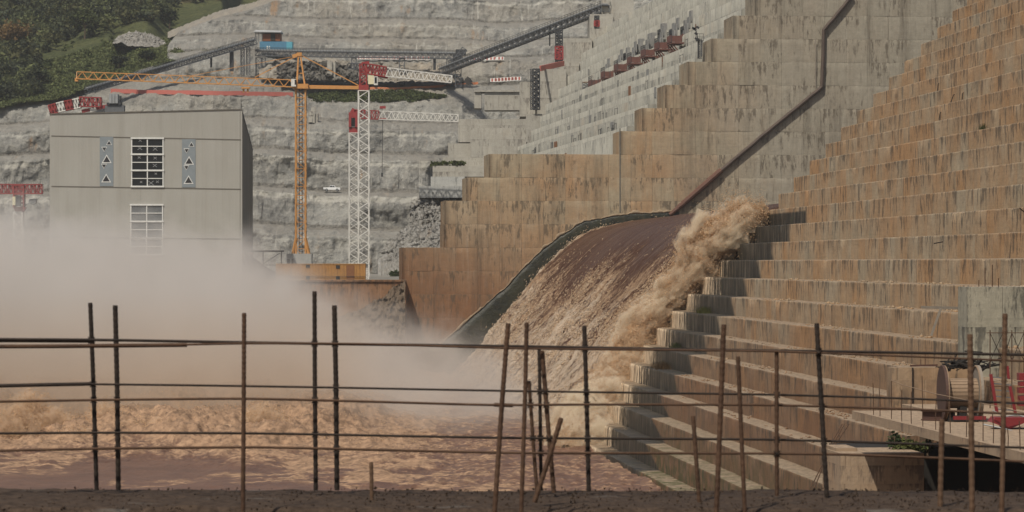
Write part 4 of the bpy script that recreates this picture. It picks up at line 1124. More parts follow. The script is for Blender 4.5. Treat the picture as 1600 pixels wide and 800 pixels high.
# small red and white barriers
def barrier(p, n=5, h=.95):
    e = None
    mb = MB()
    mb.prism([(-.3*n,-.25,0),(.3*n,-.25,0),(.3*n,-.1,h),(-.3*n,-.1,h)], (0,.35,0))
    return mb
bm_ = MB(); bm_.add([(-1,-.3,0),(1,-.3,0),(1,.3,0),(-1,.3,0),(-1,-.1,.95),(1,-.1,.95),(1,.1,.95),(-1,.1,.95)], [(0,3,2,1),(4,5,6,7),(0,1,5,4),(1,2,6,5),(2,3,7,6),(3,0,4,7)])
rows_ = [([(772+i*5.2, 128-i*.35) for i in range(8)], 772, 'red and white road barrier on the track above the pale concrete wall', 'barriers above the concrete wall'),
         ([(732+i*6.3, 95.5-i*.25) for i in range(9)], 860, 'red and white road barrier on the bench under the conveyor ramp', 'barriers under the ramp'),
         ([(563+i*8, 92.5+i*.05) for i in range(14)], 862, 'red and white road barrier along the bench under the long conveyor', 'barriers under the long conveyor')]
first = None
for pts, D, lab, grp in rows_:
    for (a, b2) in pts:
        if first is None:
            o = bm_.build('road_barrier', M['white_trim']); first = o
            for xx in (-.5, .5):
                sb_ = MB(); sb_.box((xx,-.235,.48),(.48,.10,.8)); sb_.build('red_panel', M['red_bright'], o)
        else:
            o = copy_tree(first)
        o.location = W(a, b2, D if D < 800 else on_rock(a, b2).y-1.5); tag(o, lab, 'road barrier', grp)
# pickup truck parked on the bench road
ii = int(np.searchsorted(bx, (517-800)/F*808)); jj = int(np.argmin(np.abs(BD-810.5)))
tp = Vector((BX[ii,jj], DR[ii,jj]-1.5, float(ZR[ii-6:ii+7, jj-2:jj+1].max())+.02))
tr = empty('pickup_truck', tp, 0, 'white double cab pickup truck parked on a rock bench road', 'pickup truck')
mb = MB()
mb.prism([(-2.35,-.9,.45),(2.35,-.9,.45),(2.35,-.9,.95),(2.2,-.9,1.05),(.95,-.9,1.12),(-.55,-.9,1.12),(-2.35,-.9,1.08)], (0,1.8,0))
mb.build('body', M['paint_white'], tr)
mb = MB(); mb.prism([(-.65,-.82,1.1),(1.15,-.82,1.1),(.55,-.76,1.72),(-.45,-.76,1.74)], (0,1.62,0)); mb.build('cab', M['paint_white'], tr)
mb = MB(); mb.prism([(-.52,-.84,1.16),(.18,-.84,1.16),(.18,-.80,1.6),(-.42,-.80,1.6)], (0,.02,0)); mb.prism([(.26,-.84,1.16),(.95,-.84,1.16),(.5,-.80,1.6),(.26,-.80,1.6)], (0,.02,0)); mb.build('side_window', M['glass'], tr)
for wx in (-1.45, 1.5):
    for wy in (-.82, .7):
        mb = MB(); mb.tube([(wx,wy-.1,.38),(wx,wy+.14,.38)], .38, 14); w = mb.build('wheel', M['tyre'], tr)
        mb = MB(); mb.tube([(wx,wy-.12,.38),(wx,wy-.09,.38)], .2, 10); mb.build('rim', M['steel_pale'], w)
mb = MB(); mb.span((-2.33,-.94,.5),(-1.9,-.9,.62)); mb.build('bumper', M['steel_dark'], tr)

# ------------------------------------------------------------------ conveyors
def conveyor(label, a, b, h, n, legs, name='conveyor', w=2.2, hood=True):
    a = W(*a); b = W(*b); m = (a+b)/2; root_p = Vector((m.x, m.y, min(a.z, b.z)-8))
    e = empty(name, root_p, 0, label, 'conveyor')
    A, Bp = a-root_p, b-root_p; dr = (Bp-A).normalized()
    mb = MB(); mb.lattice(A, Bp, w, h, n, .22, .13); mb.build('truss', M['steel'], e)
    up = Vector((0,0,1)); sd = dr.cross(up).normalized()
    mb = MB(); mb.bar(A+up*h*.52, Bp+up*h*.52, w*.9, .25); mb.build('belt', M['steel_dark'], e)
    mb = MB()
    for s in (-1, 1):
        mb.bar(A+up*(h*.5+1.0)+sd*s*w*.62, Bp+up*(h*.5+1.0)+sd*s*w*.62, .08)
        mb.bar(A+up*(h*.5+.55)+sd*s*w*.62, Bp+up*(h*.5+.55)+sd*s*w*.62, .08)
        for i in range(n+1):
            p = A+(Bp-A)*(i/n)+sd*s*w*.62; mb.bar(p+up*h*.4, p+up*(h*.5+1.0), .08)
    mb.build('handrail', M['steel_dark'], e)
    if hood:
        mb = MB(); mb.bar(A+up*(h*.5+.35), Bp+up*(h*.5+.35), w*.7, .3); mb.build('belt_cover', M['steel_pale'], e)
    for (lx, ly0, ly1, wpx, kind) in legs:
        t = (lx-(a.x/a.y*F+800))/((b.x/b.y*F+800)-(a.x/a.y*F+800)); D = a.y+(b.y-a.y)*t
        p0 = W(lx, ly1, D)-root_p; p1 = W(lx, ly0, D)-root_p; ww = wpx/F*D
        mb = MB()
        if kind == 'post': mb.bar(p0+Vector((0,0,-1)), p1, ww, ww)
        else: mb.lattice(p0+Vector((0,0,-1)), p1, ww, ww, max(3, int((p1.z-p0.z)/ww)), .2, .11)
        mb.build('trestle', M['steel_dark'] if kind == 'post' else M['steel'], e)
    return e
conveyor('long inclined conveyor climbing from the green hillside to the blue drive house', (135,143,846), (398,66,878), 1.3, 62, [(362,80,106,6,'post'),(379,76,112,5,'lat'),(388,74,112,5,'lat'),(330,90,100,3,'post')])
conveyor('long level conveyor on trestles crossing the rock benches', (400,83.5,880), (722,88,872), 1.5, 72, [(404,90,116,8,'lat'),(412,90,116,5,'lat'),(467,90,112,3,'post'),(553,91,128,7,'lat'),(628,92,128,8,'lat'),(679,92,104,4,'post'),(702,92,131,8,'lat'),(709,92,131,5,'lat')])
e3 = conveyor('inclined conveyor rising right towards the pale dam crest', (690,112,864), (946,13,740), 1.5, 62, [(716,106,131,9,'lat'),(859,44,66,2,'post')])
for nm, lab, pts in (('transfer_tower', 'dark transfer head where the level conveyor feeds the rising one', [(712,78,728,86),(708,86,722,98)]),):
    D = 868; rp = W(716, 100, D); e = empty(nm, rp, 0, lab, 'conveyor head')
    mb = MB()
    for q in pts: mb.span(W(q[0], q[3], D-1)-rp, W(q[2], q[1], D+1.5)-rp)
    mb.build('chute_box', M['steel_dark'], e)
    mb = MB(); mb.lattice(W(710,98,D)-rp, W(726,76,D)-rp, 2, 1.6, 5, .2, .12); mb.lattice(W(703,100,D)-rp, W(722,90,D)-rp, 2.5, 2, 4, .2, .14); mb.build('head_frame', M['steel'], e)
# support towers of the rising conveyor, red and grey
def tower(label, px, y0, y1, wpx, D, redband):
    rp = W(px, y1, D); e = empty('support_tower', rp, 0, label, 'tower'); ww = wpx/F*D; H_ = (y1-y0)/F*D
    mb = MB(); mb.lattice((0,0,0), (0,0,H_), ww, ww, int(H_/ww*2.6), .28, .2); mb.build('tower_frame', M['steel_dark'], e)
    mb = MB(); mb.lattice((0,0,H_*redband[0]), (0,0,H_*redband[1]), ww*1.08, ww*1.08, 4, .4, .28); mb.build('red_section', M['red'], e)
    mb = MB()
    for i in range(int(H_/1.1)): mb.span((-ww*.42,-ww*.42,i*1.1), (ww*.42,ww*.42,i*1.1+.12))
    mb.build('floor_grating', M['steel_pale'], e)
tower('tall grey support tower with a red band on the pale abutment', 873.5, 47, 99, 10.5, 726, (.12,.5))
tower('short red and grey support tower near the top of the rising conveyor', 932.5, 25, 44, 6.5, 727, (.15,.6))
mb = MB(); rp = W(861, 106, 720); mb.bar(W(844,107,696)-rp, W(881,99,722)-rp, .3, 1.3)
tag(mb.build('guard_rail', M['red_bright'], None, False, rp), 'red mesh rail along the top of the pale abutment wall', 'rail')
# ladder tower at the abutment
rp = W(835, 171, 694); e = empty('ladder_tower', rp, 0, 'tall dark scaffold ladder tower against the pale abutment wall', 'scaffold tower')
h_ = (171-108)/F*694
mb = MB(); mb.lattice((.5,0,0), (.5,0,h_), 1.5, 1.5, 14, .26, .2); mb.lattice((-.7,0,0), (-.7,0,h_), .5, .8, 10, .14, .1); mb.build('tower_frame', M['steel_dark'], e)
mb = MB()
for i in range(7): mb.bar((-.2,-.5,i*h_/7), (1.1,.4,(i+.8)*h_/7), .5, .14)
mb.build('stair_flight', M['steel_dark'], e)
mb = MB()
for i in range(7): mb.span((-.9,-.7,i*h_/7), (1.2,.7,i*h_/7+.12))
mb.build('landing', M['steel'], e)

# conveyor drive house
D = 890; rp = W(428, 79, D); e = empty('conveyor_house', rp, 0, 'brown walled drive house with a pale roof on a blue sheeted base', 'drive house')
def pb(mb, a, b, d0, d1): p, q = W(a[0], a[1], D)-rp, W(b[0], b[1], D)-rp; mb.span((p.x, d0, q.z), (q.x, d1, p.z)); return mb
pb(MB(), (410,52.5), (438,64), 0, 6).build('wall', M['brownred'], e)
pb(MB(), (423,52.6), (430,63.4), -.12, .05).build('door', M['darkgap'], e)
mb = MB(); z1 = W(0,47.8,D).z-rp.z; z2 = W(0,50.5,D).z-rp.z; xa, xb = W(397,0,D).x-rp.x, W(440,0,D).x-rp.x
mb.add([(xa,-1.2,z2),(xb,-1.2,z2-.15),(xb,7,z2-.15),(xa,7,z2),(xa,-1.2,z2+.25),(xb,-1.2,z2+.1),(xb-.2,3,z1+.2),(xa+.4,3,z1+.4),(xb,7,z2+.1),(xa,7,z2+.25)], [(0,3,2,1),(0,1,5,4),(4,5,6,7),(7,6,8,9),(3,9,8,2),(1,2,8,6,5),(0,4,7,9,3)])
mb.build('roof', M['roof'], e)
mb = MB()
for px_ in (399, 404, 409): pb(mb, (px_,51), (px_+.8,65), -.4, -.2)
mb.build('post', M['steel'], e)
pb(MB(), (406,65), (448,78), -.5, 5.5).build('base', M['blue'], e)
pb(MB(), (447.8,65.5), (457,77.5), -.6, 4).build('end_sheet', M['cyan'], e)
mb = MB(); pb(mb, (417,72), (419,76.5), -.62, -.45); pb(mb, (420.5,72), (422,76.5), -.62, -.45); mb.build('notice', M['white_trim'], e)

# bench barriers
def netting(label, pts, D, h, mat, name='safety_barrier'):
    xs_ = np.linspace(pts[0][0], pts[-1][0], 40); ys_ = np.interp(xs_, [q[0] for q in pts], [q[1] for q in pts]); dd_ = [on_rock(a, b).y-.8 for a, b in zip(xs_, ys_)]
    dd_ = np.convolve(np.r_[[dd_[0]]*3, dd_, [dd_[-1]]*3], np.ones(7)/7, 'valid')-.8
    P = [W(a, b+float(vnoise(a*.12, 3))*.5, q) for a, b, q in zip(xs_, ys_, dd_)]; rp = P[0].copy(); mb = MB()
    for p, q in zip(P[:-1], P[1:]): mb.bar(p-rp, q-rp, .15, h)
    o = mb.build(name, mat, None, False, rp); return tag(o, label, 'barrier')
netting('long faded red sheet barrier along the bench above the powerhouse', [(173,142,0),(220,143.5,0),(300,144.5,0),(380,146,0),(458,147.5,0)], 842, 1.25, M['red_bright'])
netting('sagging orange safety net along the bench below the long conveyor', [(578,138,0),(620,138.5,0),(640,137.5,1),(680,135,3),(710,133,6),(747,129.5,9)], 848, .7, M['orange_net'], 'safety_net')
# small concrete stubs on the benches
thing_box('concrete_stub', 'pale upright concrete stub behind the orange crane top', 'concrete stub', [(511,96,519,124,1.5),(509,105,519,109,1.2,-.3),(519,97,524,122,2,.6)], M['abut'], 864)
thing_box('concrete_stub', 'small pale stepped concrete stub on the bench right of the orange mast', 'concrete stub', [(486,168,492,192,1.5),(482,175,489,180,1.5,-.2),(482,183,488,191,1.5,-.2),(492,178,497,192,3,.5)], M['abut'], 838)
# dark spoil cone
rp = W(730.5, 132, on_rock(730,132).y-1); mb = MB(); k = 14
ring = [(math.cos(2*math.pi*i/k)*(2.1+.3*math.sin(i*2.3)), math.sin(2*math.pi*i/k)*2.0, -.3) for i in range(k)]; r2 = [(x*.45+.1, y*.45, 1.55+.15*math.sin(i*1.7)) for i, (x, y, z) in enumerate(ring)]
mb.add(ring+r2+[(0,0,2.5)], [(i, (i+1) % k, k+(i+1) % k, k+i) for i in range(k)]+[(k+i, k+(i+1) % k, 2*k) for i in range(k)])
tag(mb.build('spoil_heap', M['nest'], None, False, rp), 'dark pointed heap of spoil under the rising conveyor', 'heap')

# ------------------------------------------------------------------ climbing formwork on the far dam face
def formwork():
    e = empty('climbing_formwork', (0,0,0), FAR.a, 'x', 'formwork')
    mb = MB()
    for i in range(4): mb.span((.9+i*.55, -1.6+i*.9, .2+i*1.25), (1.2+i*.55, .6+i*.9, 2.4+i*1.25))
    mb.build('form_panel', M['form'], e)
    mb = MB(); mb.span((-1.7,-2.6,-.2),(.6,2.4,.05)); mb.span((-1.3,-2.0,-1.6),(.4,1.9,-1.4))
    for y in (-2.2, 0, 2.1): mb.bar((.5,y,-2.6), (-1.5,y,-.2), .2); mb.bar((.5,y,1.6), (-.4,y,0), .18); mb.bar((-1.4,y,-1.5),(-1.4,y,-.2),.14)
    mb.build('platform', M['form_rust'], e)
    mb = MB(); mb.span((-1.75,-2.6,.1),(-1.6,2.4,1.35)); mb.span((-1.6,-2.62,.1),(.2,-2.45,1.2))
    mb.build('platform_screen', M['form_rust'], e)
    mb = MB()
    for y in (-2.6,-1.3,0,1.3,2.4): mb.bar((-1.68,y,0),(-1.68,y,2.2),.09)
    mb.bar((-1.68,-2.6,2.1),(-1.68,2.4,2.1),.08); mb.bar((-1.68,-2.6,1.7),(-1.68,2.4,1.7),.08)
    mb.build('handrail', M['steel_dark'], e)
    return e
fw = None
clusters = [(a_, b_, 94.0*F/(a_-250)) for a_, b_ in ((934,135),(954,122),(975,111),(996,100),(1018,89),(1040,78),(1060,68))]
near_by = ['lowest and farthest climbing formwork, beside the grey stair scaffold','second climbing formwork up from the stair scaffold on the pale dam face','third climbing formwork up from the stair scaffold on the pale dam face','middle one of the seven climbing formworks on the pale dam face','third climbing formwork down from the floodlight mast side','second climbing formwork down from the floodlight mast side','highest climbing formwork, nearest the floodlight mast']
for (a, b2, D), lab in zip(clusters, near_by):
    if fw is None: fw = formwork(); o = fw
    else: o = copy_tree(fw)
    o.location = W(a, b2, D); tag(o, lab, 'formwork', 'climbing formworks on the pale dam face')
# formwork panels standing above, stepped
def panel_stack():
    e = empty('form_panel_stack', (0,0,0), FAR.a, 'x', 'form panels'); mb = MB()
    mb.span((0,-1.2,0),(1.2,1.2,2.0)); mb.span((.5,-.4,2.0),(1.5,1.6,3.2)); mb.build('panel', M['form'], e)
    mb = MB()
    for i in range(4): mb.span((-.12,-1.4+i*.9,0),(0,-1.3+i*.9,2.0))
    mb.span((-.14,-1.4,1.2),(0,1.4,1.32)); mb.build('stiffener', M['steel_dark'], e); return e
ps = None
for (a, b2, D), lab in zip([(a_, b_, 97.3*F/(a_-250)) for a_, b_ in ((976,98),(995,85),(1014,76),(1030,62),(1048,62),(1066,58))],
    ['grey form panels stacked highest to the left above the formwork row','grey form panels second from the left above the formwork row','grey form panels third from the left above the formwork row','topmost grey form panels, above the middle of the formwork row','grey form panels second from the floodlight mast','grey form panels closest to the floodlight mast']):
    if ps is None: ps = panel_stack(); o = ps
    else: o = copy_tree(ps)
    o.location = W(a, b2, D); tag(o, lab, 'form panels', 'form panels on the pale dam face')
rp = W(916, 151, 640); e = empty('stair_scaffold', rp, 0, 'grey stair scaffold at the lower end of the formwork row', 'scaffold')
mb = MB(); mb.lattice((0,0,0),(0,0,3.2),1.5,1.2,5,.16,.12); mb.build('scaffold_frame', M['steel'], e)
mb = MB(); mb.span((-.9,-.7,3.1),(.9,.7,3.25)); mb.build('top_board', M['wood'], e)
# floodlight mast on the high block
rp = W(1091, 91.5, 458); e = empty('floodlight_mast', rp, 0, 'dark floodlight mast on the edge of the high dam block', 'floodlight mast')
mb = MB(); mb.tube([(0,0,0),(0,0,3.2)], .12, 8); mb.lattice((.35,0,0),(.35,0,3.0),.35,.2,8,.05,.05); mb.build('mast', M['steel_dark'], e)
mb = MB(); mb.span((-.4,-.4,2.75),(.8,.4,2.85))
for x in (-.4,.2,.8): mb.bar((x,-.4,2.8),(x,-.4,3.9),.05)
mb.bar((-.4,-.4,3.9),(.8,-.4,3.9),.05); mb.bar((-.4,-.4,3.4),(.8,-.4,3.4),.05); mb.bar((0,0,2.8),(-.5,0,5.0),.12); mb.build('work_platform', M['steel_dark'], e)
for (x, z) in ((-.3,3.1),(-.35,3.9),(-.55,4.6),(-.1,4.9),(-.75,4.75)):
    mb = MB(); mb.box((x,-.2,z),(.55,.35,.32), Matrix.Rotation(.5,3,'Y')); mb.build('floodlight', M['steel_dark'], e)
# ------------------------------------------------------------------ powerhouse
PD = 432.0
q0, q1 = PWR.P(77.5, 400, PD-1.5), PWR.P(378.5, 400, PD+1.2)
yF = (q0.y+q1.y)/2; xL, xR = q0.x, q1.x; LEN = 150
zP = lambda y: (HZ-y)/F*PD
pb_ = Vector(((xL+xR)/2, yF, WATER_Z))
ph = empty('powerhouse', PWR.Wd(pb_), PWR.a, 'tall beige clad powerhouse rising out of the mist, with dark windows and triangle signs', 'powerhouse')
zT0, zT1 = zP(179), zP(170.5)
LM = lambda x, y, z: Vector((x, y, z))-pb_
ux = lambda px: xL+(px-77.5)/(378.5-77.5)*(xR-xL)
mb = MB(); mb.prism([LM(xL,yF,WATER_Z-1), LM(xR,yF,WATER_Z-1), LM(xR,yF,zT1), LM(xL,yF,zT0)], (0,.4,0)); mb.build('front_wall', M['clad'], ph)
mb = MB(); mb.prism([LM(xR-.4,yF+.402,WATER_Z-1), LM(xR,yF+.402,WATER_Z-1), LM(xR,yF+.402,zT1-.02), LM(xR-.4,yF+.402,zT1-.02)], (0,LEN,0)); mb.build('side_wall', M['clad_side'], ph)
mb = MB(); mb.prism([LM(xL,yF+.402,WATER_Z-1), LM(xL+.4,yF+.402,WATER_Z-1), LM(xL+.4,yF+.402,zT0-.02), LM(xL,yF+.402,zT0-.02)], (0,LEN,0)); mb.prism([LM(xL+.402,yF+LEN,WATER_Z-1), LM(xR-.402,yF+LEN,WATER_Z-1), LM(xR-.402,yF+LEN,zT1-.05), LM(xL+.402,yF+LEN,zT0-.05)], (0,.4,0)); mb.build('rear_wall', M['clad_side'], ph)
mb = MB(); mb.prism([LM(xL,yF+.41,zT0-.6), LM(xR,yF+.41,zT1-.6), LM(xR,yF+.41,zT1-.03), LM(xL,yF+.41,zT0-.03)], (0,LEN-.02,0)); mb.build('roof', M['steel'], ph)
mb = MB(); mb.bar(LM(xL-.05,yF-.03,zT0+.03), LM(xR+.05,yF-.03,zT1+.03), .16, .14); mb.build('roof_edge', M['seam'], ph)
for ya, yb2 in ((213,218),(291.5,295.5),(371,373.5)):
    mb = MB(); mb.bar(LM(xL+.25,yF-.012,zP(ya)), LM(xR-.2,yF-.012,zP(yb2)), .04, .16); mb.build('cladding_seam', M['seam'], ph)
mb = MB(); mb.span(LM(xR-.35,yF-.015,WATER_Z), LM(xR-.28,yF+.02,zT1-.3)); mb.build('corner_seam', M['seam'], ph)
def strip(pa, pb2, yt0, yt1, tris):
    x0, x1 = ux(pa), ux(pb2)
    mb = MB(); mb.span(LM(x0,yF-.05,zP(yt1)), LM(x1,yF-.008,zP(yt0))); s = mb.build('sign_strip', M['strip'], ph)
    for cx, cy, w, up in tris:
        c = ux(cx); z = zP(cy); hh = w*.5
        wm = w/301*(xR-xL)/2
        for nm, sc, yy, mt in (('triangle_border', 1.0, -.075, 'white_trim'), ('triangle', .72, -.095, 'tri')):
            a = wm*sc; hgt = a*1.75; dz = hgt*.42
            P = [LM(c-a, yF+yy, z-dz), LM(c+a, yF+yy, z-dz), LM(c, yF+yy, z-dz+hgt)] if up else [LM(c-a, yF+yy, z+dz), LM(c, yF+yy, z+dz-hgt), LM(c+a, yF+yy, z+dz)]
            mb = MB(); mb.prism(P, (0,.02,0)); mb.build(nm, M[mt], s)
T0 = [(170,223.5,9,1),(162.3,233,9,0),(166.3,249.5,15.5,1),(162,259.5,9,0),(165.5,279.5,15.5,1)]
strip(155.5, 176.5, 214, 291, T0)
strip(284, 305.2, 217.3, 292.7, [(x+128.8, y+2.1, w, u) for x, y, w, u in T0])
def window(pa, pb2, y0, y1, rows, thick, glass, skip=None, name='window'):
    x0, x1 = ux(pa), ux(pb2); z0, z1 = zP(y1), zP(y0)
    mb = MB(); mb.span(LM(x0,yF-.03,z0), LM(x1,yF-.005,z1)); wv = mb.build(name, M[glass], ph)
    mb = MB(); t = .16
    for i in range(rows+1):
        z = z0+(z1-z0)*i/rows; tt_ = .24 if (rows-i) % 2 == 0 else .12
        mb.span(LM(x0-(.15 if tt_ > .2 else 0), yF-.12-(.06 if tt_ > .2 else 0), z-tt_/2), LM(x1+(.15 if tt_ > .2 else 0), yF-.04, z+tt_/2))
    mb.build('window_rail', M['white_trim'], wv)
    mb = MB()
    for x in (x0, (x0+x1)/2, x1): mb.span(LM(x-.08,yF-.11,z0), LM(x+.08,yF-.035,z1))
    mb.build('window_mullion', M['white_trim'], wv)
    return wv
w1 = window(205.3, 254.3, 216, 291.5, 6, 0, 'glass')
mb = MB()
for i, (cx, cy, s) in enumerate([(218.5,219.5,2.2),(218,231.5,3.5),(242,232.5,3.5),(217,246,2.2),(242,247,2.4),(241.5,258.5,3),(243,271.5,1.6),(220,284.5,1.6),(235.5,286,4),(245.5,284,2)]):
    c = ux(cx); z = zP(cy); m = s/301*(xR-xL)
    for sg in (1, -1): mb.bar(LM(c-m, yF-.036, z-m*.8*sg), LM(c+m, yF-.036, z+m*.8*sg), .015, .07)
mb.build('tape_mark', M['steel_pale'], w1)
window(204, 253.6, 320, 372, 4, 0, 'glass_low'); window(203.5, 253, 372.6, 398, 2, 0, 'glass_low')

# ------------------------------------------------------------------ river wall, container, low things on the plateau
thing_box('river_wall', 'long red brown retaining wall below the ochre container', 'retaining wall', [(340,437.5,634,600,1.6),(340,437,634,440,2.2,-.25)], M['redwall'], 436.6)
CD = 439.5; rp = W(501, 438, CD); ct = empty('shipping_container', rp, 0, 'long ochre corrugated container on the edge of the red brown wall', 'container')
hw = (572-432)/2/F*CD; hh = (438-412)/F*CD
n = 60; mb = MB(); pts = []
prof_ = []
for i in range(n):
    x0 = -hw+.12+(2*hw-.24)*i/n; dx = (2*hw-.24)/n
    for a, dd in ((0,0),(.3,0),(.5,.06),(.8,.06)): prof_.append((x0+dx*a, dd))
prof_.append((hw-.12, 0))
vs = []; m = len(prof_)
for x, dd in prof_: vs += [(x, dd, .12), (x, dd, hh-.1)]
mb.add(vs, [(2*i, 2*i+2, 2*i+3, 2*i+1) for i in range(m-1)])
mb.build('side_panel', M['container'], ct)
mb = MB(); mb.span((-hw,-.03,0),(hw,2.4,.13)); mb.span((-hw,-.03,hh-.11),(hw,2.4,hh)); mb.span((-hw,-.03,.13),(-hw+.13,.12,hh-.11)); mb.span((hw-.13,-.03,.13),(hw,.12,hh-.11)); mb.span((-hw,2.3,.13),(hw,2.4,hh-.11)); mb.span((-hw,.12,.13),(-hw+.06,2.3,hh-.11)); mb.span((hw-.06,.12,.13),(hw,2.3,hh-.11)); mb.build('frame', M['container'], ct)
cx = lambda px: (px-502)/F*CD
cz = lambda y: (438-y)/F*CD
mb = MB(); mb.span((cx(542.5),-.045,cz(436.5)),(cx(554.5),-.012,cz(414.5))); mb.build('door', M['rustdoor'], ct)
for a, b2, c_, d_ in ((479,485,413.5,418),(526,532,414.5,419.5),(479,485,431,436.5),(526,532,432,436.5)):
    mb = MB(); mb.span((cx(a),-.05,cz(d_)),(cx(b2),-.012,cz(c_))); mb.build('window', M['darkgap'], ct)
mb = MB(); mb.bar((cx(432),-.12,cz(431)),(cx(572),-.12,cz(432)),.05); mb.build('pipe', M['steel_dark'], ct)
# grey ballast hut and shed frames
rp = W(468, 412, 552); e = empty('ballast_block', rp, 0, 'grey concrete ballast block under the orange crane', 'ballast')
mb = MB(); mb.span((-2.3,-1.9,-2.75),(2.4,1.9,1.9)); mb.build('block', M['blockgrey'], e)
mb = MB(); mb.span((-2.2,-2.05,-.2),(-1.7,-1.92,.9)); mb.span((-1.35,-2.05,-.1),(-1.0,-1.92,.9)); mb.build('cabinet', M['steel_dark'], e)
rp = W(408, 438, 446); e = empty('steel_shed', rp, 0, 'dark open steel shed frame between the powerhouse and the container', 'shed')
mb = MB(); mb.span((-2.6,0,4.35),(3.3,3,4.6)); mb.build('roof', M['steel_dark'], e)
mb = MB()
for x in (-2.4,.3,3.1): mb.span((x-.08,.1,0),(x+.08,.26,4.35))
mb.bar((.4,.2,2.6),(2.9,.2,4.2),.12); mb.bar((-2.6,.1,2.45),(3.0,.1,2.3),.14); mb.build('frame', M['steel_dark'], e)
mb = MB(); mb.prism([(-2.6,1.5,0),(2.6,1.5,0),(2.4,1.5,1.1),(.5,1.5,2.1),(-.6,1.5,3.0),(-2.6,1.5,4.2)], (0,1,0)); mb.build('stored_scrap', M['nest'], e)
rp = W(574, 438.5, 438.8); mb = MB(); mb.lattice((0,0,0),(0,0,1.9),.35,.3,6,.05,.04); tag(mb.build('ladder_post', M['white'], None, False, rp), 'short white lattice post at the right end of the ochre container', 'post')

# ------------------------------------------------------------------ tower cranes
def pxbar(mb, rp, a, b, D, w, h=None): return mb.bar(W(a[0],a[1],D)-rp, W(b[0],b[1],D)-rp, w, h)
# orange crane
D = 555; rp = W(470, 412, D); rp.z = -2.75
e = empty('tower_crane', rp, 0, 'orange tower crane with a long jib reaching left over the powerhouse', 'tower crane')
hm = W(470, 139, D).z-rp.z
mb = MB(); mb.lattice((0,0,2.2), (0,0,hm), 1.85, 1.85, 20, .26, .10); mb.build('mast', M['yellow'], e)
mb = MB()
for i in range(40):
    z = 2.6+(hm-3)*i/40; mb.bar((-.3,-.1,z),(.35,-.1,z),.16,.1)
mb.bar((-.28,-.1,2.5),(-.28,-.1,hm),.13); mb.bar((.28,-.1,2.5),(.28,-.1,hm),.13); mb.build('ladder', M['steel_dark'], e)
zs_ = W(0,372,D).z-rp.z
for x in (-2.5, 2.6):
    for y in (-2.0, 2.0):
        mb = MB(); mb.bar((x*.34,y*.4,zs_),(x,y,0),.34); mb.build('leg', M['yellow'], e)
mb = MB(); mb.span((-1.5,-1.5,hm),(1.5,1.5,hm+.9)); mb.build('slewing_ring', M['yellow'], e)
mb = MB()
ap = W(468,85,D)-rp
for x in (-.75,.75):
    for y in (-.6,.6): mb.bar((x,y,hm+.9), ap+Vector((x*.25,y*.3,0)), .26)
mb.bar((-.5,0,hm+3),(.5,0,hm+3),.16); mb.bar((-.35,0,hm+4.6),(.35,0,hm+4.6),.16); mb.box(ap,(.9,.9,.7)); mb.bar(ap, W(457,88.5,D)-rp, .3, .7); mb.build('tower_head', M['yellow'], e)
ja, jb = W(461,130.5,D)-rp, W(120,117.5,D)-rp
mb = MB(); mb.lattice(ja, jb, 1.3, 1.35, 40, .15, .09, tri=True, rungs=False); mb.bar(jb+Vector((0,-.6,-.9)), jb+Vector((0,.6,-.9)), .6); mb.build('jib', M['yellow'], e)
mb = MB(); pxbar(mb, rp, (482,136.5), (564,137.5), D, 1.4, .55); pxbar(mb, rp, (482,133.5), (562,134.8), D, .12); mb.build('counter_jib', M['yellow'], e)
mb = MB(); mb.bar(ap, W(563,135,D)-rp, .17); mb.bar(ap, W(398,121,D)-rp, .15); mb.bar(W(455,89,D)-rp, W(300,118,D)-rp, .08); mb.build('pendant', M['yellow'], e)
mb = MB(); mb.span(W(456,136,D)-rp+Vector((0,-1.9,0)), W(463.5,124.5,D)-rp+Vector((0,-.4,0))); cb_ = mb.build('cab', M['white'], e)
mb = MB(); a_, b_ = W(461.5,133,D)-rp, W(463.8,125.5,D)-rp; mb.span((a_.x,-1.93,a_.z),(b_.x,-1.6,b_.z)); mb.build('window', M['glass'], cb_)
mb = MB(); c_ = W(384,137.5,D)-rp; mb.box(c_,(1.6,1.2,.3)); mb.box(c_+Vector((-.4,0,-.5)),(.3,.5,.7)); mb.box(c_+Vector((.4,0,-.5)),(.3,.5,.7)); mb.build('trolley', M['yellow'], e)
# white crane with red head, in front
D = 528; rp = W(568.5, 412, D); rp.z = -2.75
e = empty('tower_crane', rp, 0, 'white tower crane with a red head, cream cab and drooping red and white jib', 'tower crane')
hm = W(0,142,D).z-rp.z
mb = MB(); mb.lattice((0,0,0),(0,0,hm), 1.9, 1.9, 27, .23, .15, rungs=False); mb.build('mast', M['white'], e)
mb = MB(); mb.span((-.9,-.9,hm),(.9,.9,hm+1.05)); mb.build('slewing_ring', M['red'], e)
mb = MB(); mb.lattice((-.1,0,hm+1),(-.1,0,W(0,100,D).z-rp.z), 1.2, 1.2, 4, .24, .16); mb.bar(W(565,99,D)-rp, W(577,97,D)-rp, .4); mb.build('tower_head', M['red'], e)
a_, m_, b_ = W(566,106,D)-rp, W(603,112.5,D)-rp, W(706,124,D)-rp
mb = MB(); mb.lattice(a_, m_, 1.3, 1.75, 7, .20, .15); mb.bar(W(580,117,D)-rp, W(606,121,D)-rp, .5, .45); mb.build('jib_root', M['red'], e)
mb = MB(); mb.lattice(m_, b_, 1.3, 1.6, 17, .15, .13, rungs=False, b_scale=.8); mb.build('jib', M['white'], e)
mb = MB(); mb.span(W(576,132.5,D)-rp+Vector((0,-2.2,0)), W(585,119,D)-rp+Vector((0,-.9,0))); cb_ = mb.build('cab', M['cream'], e)
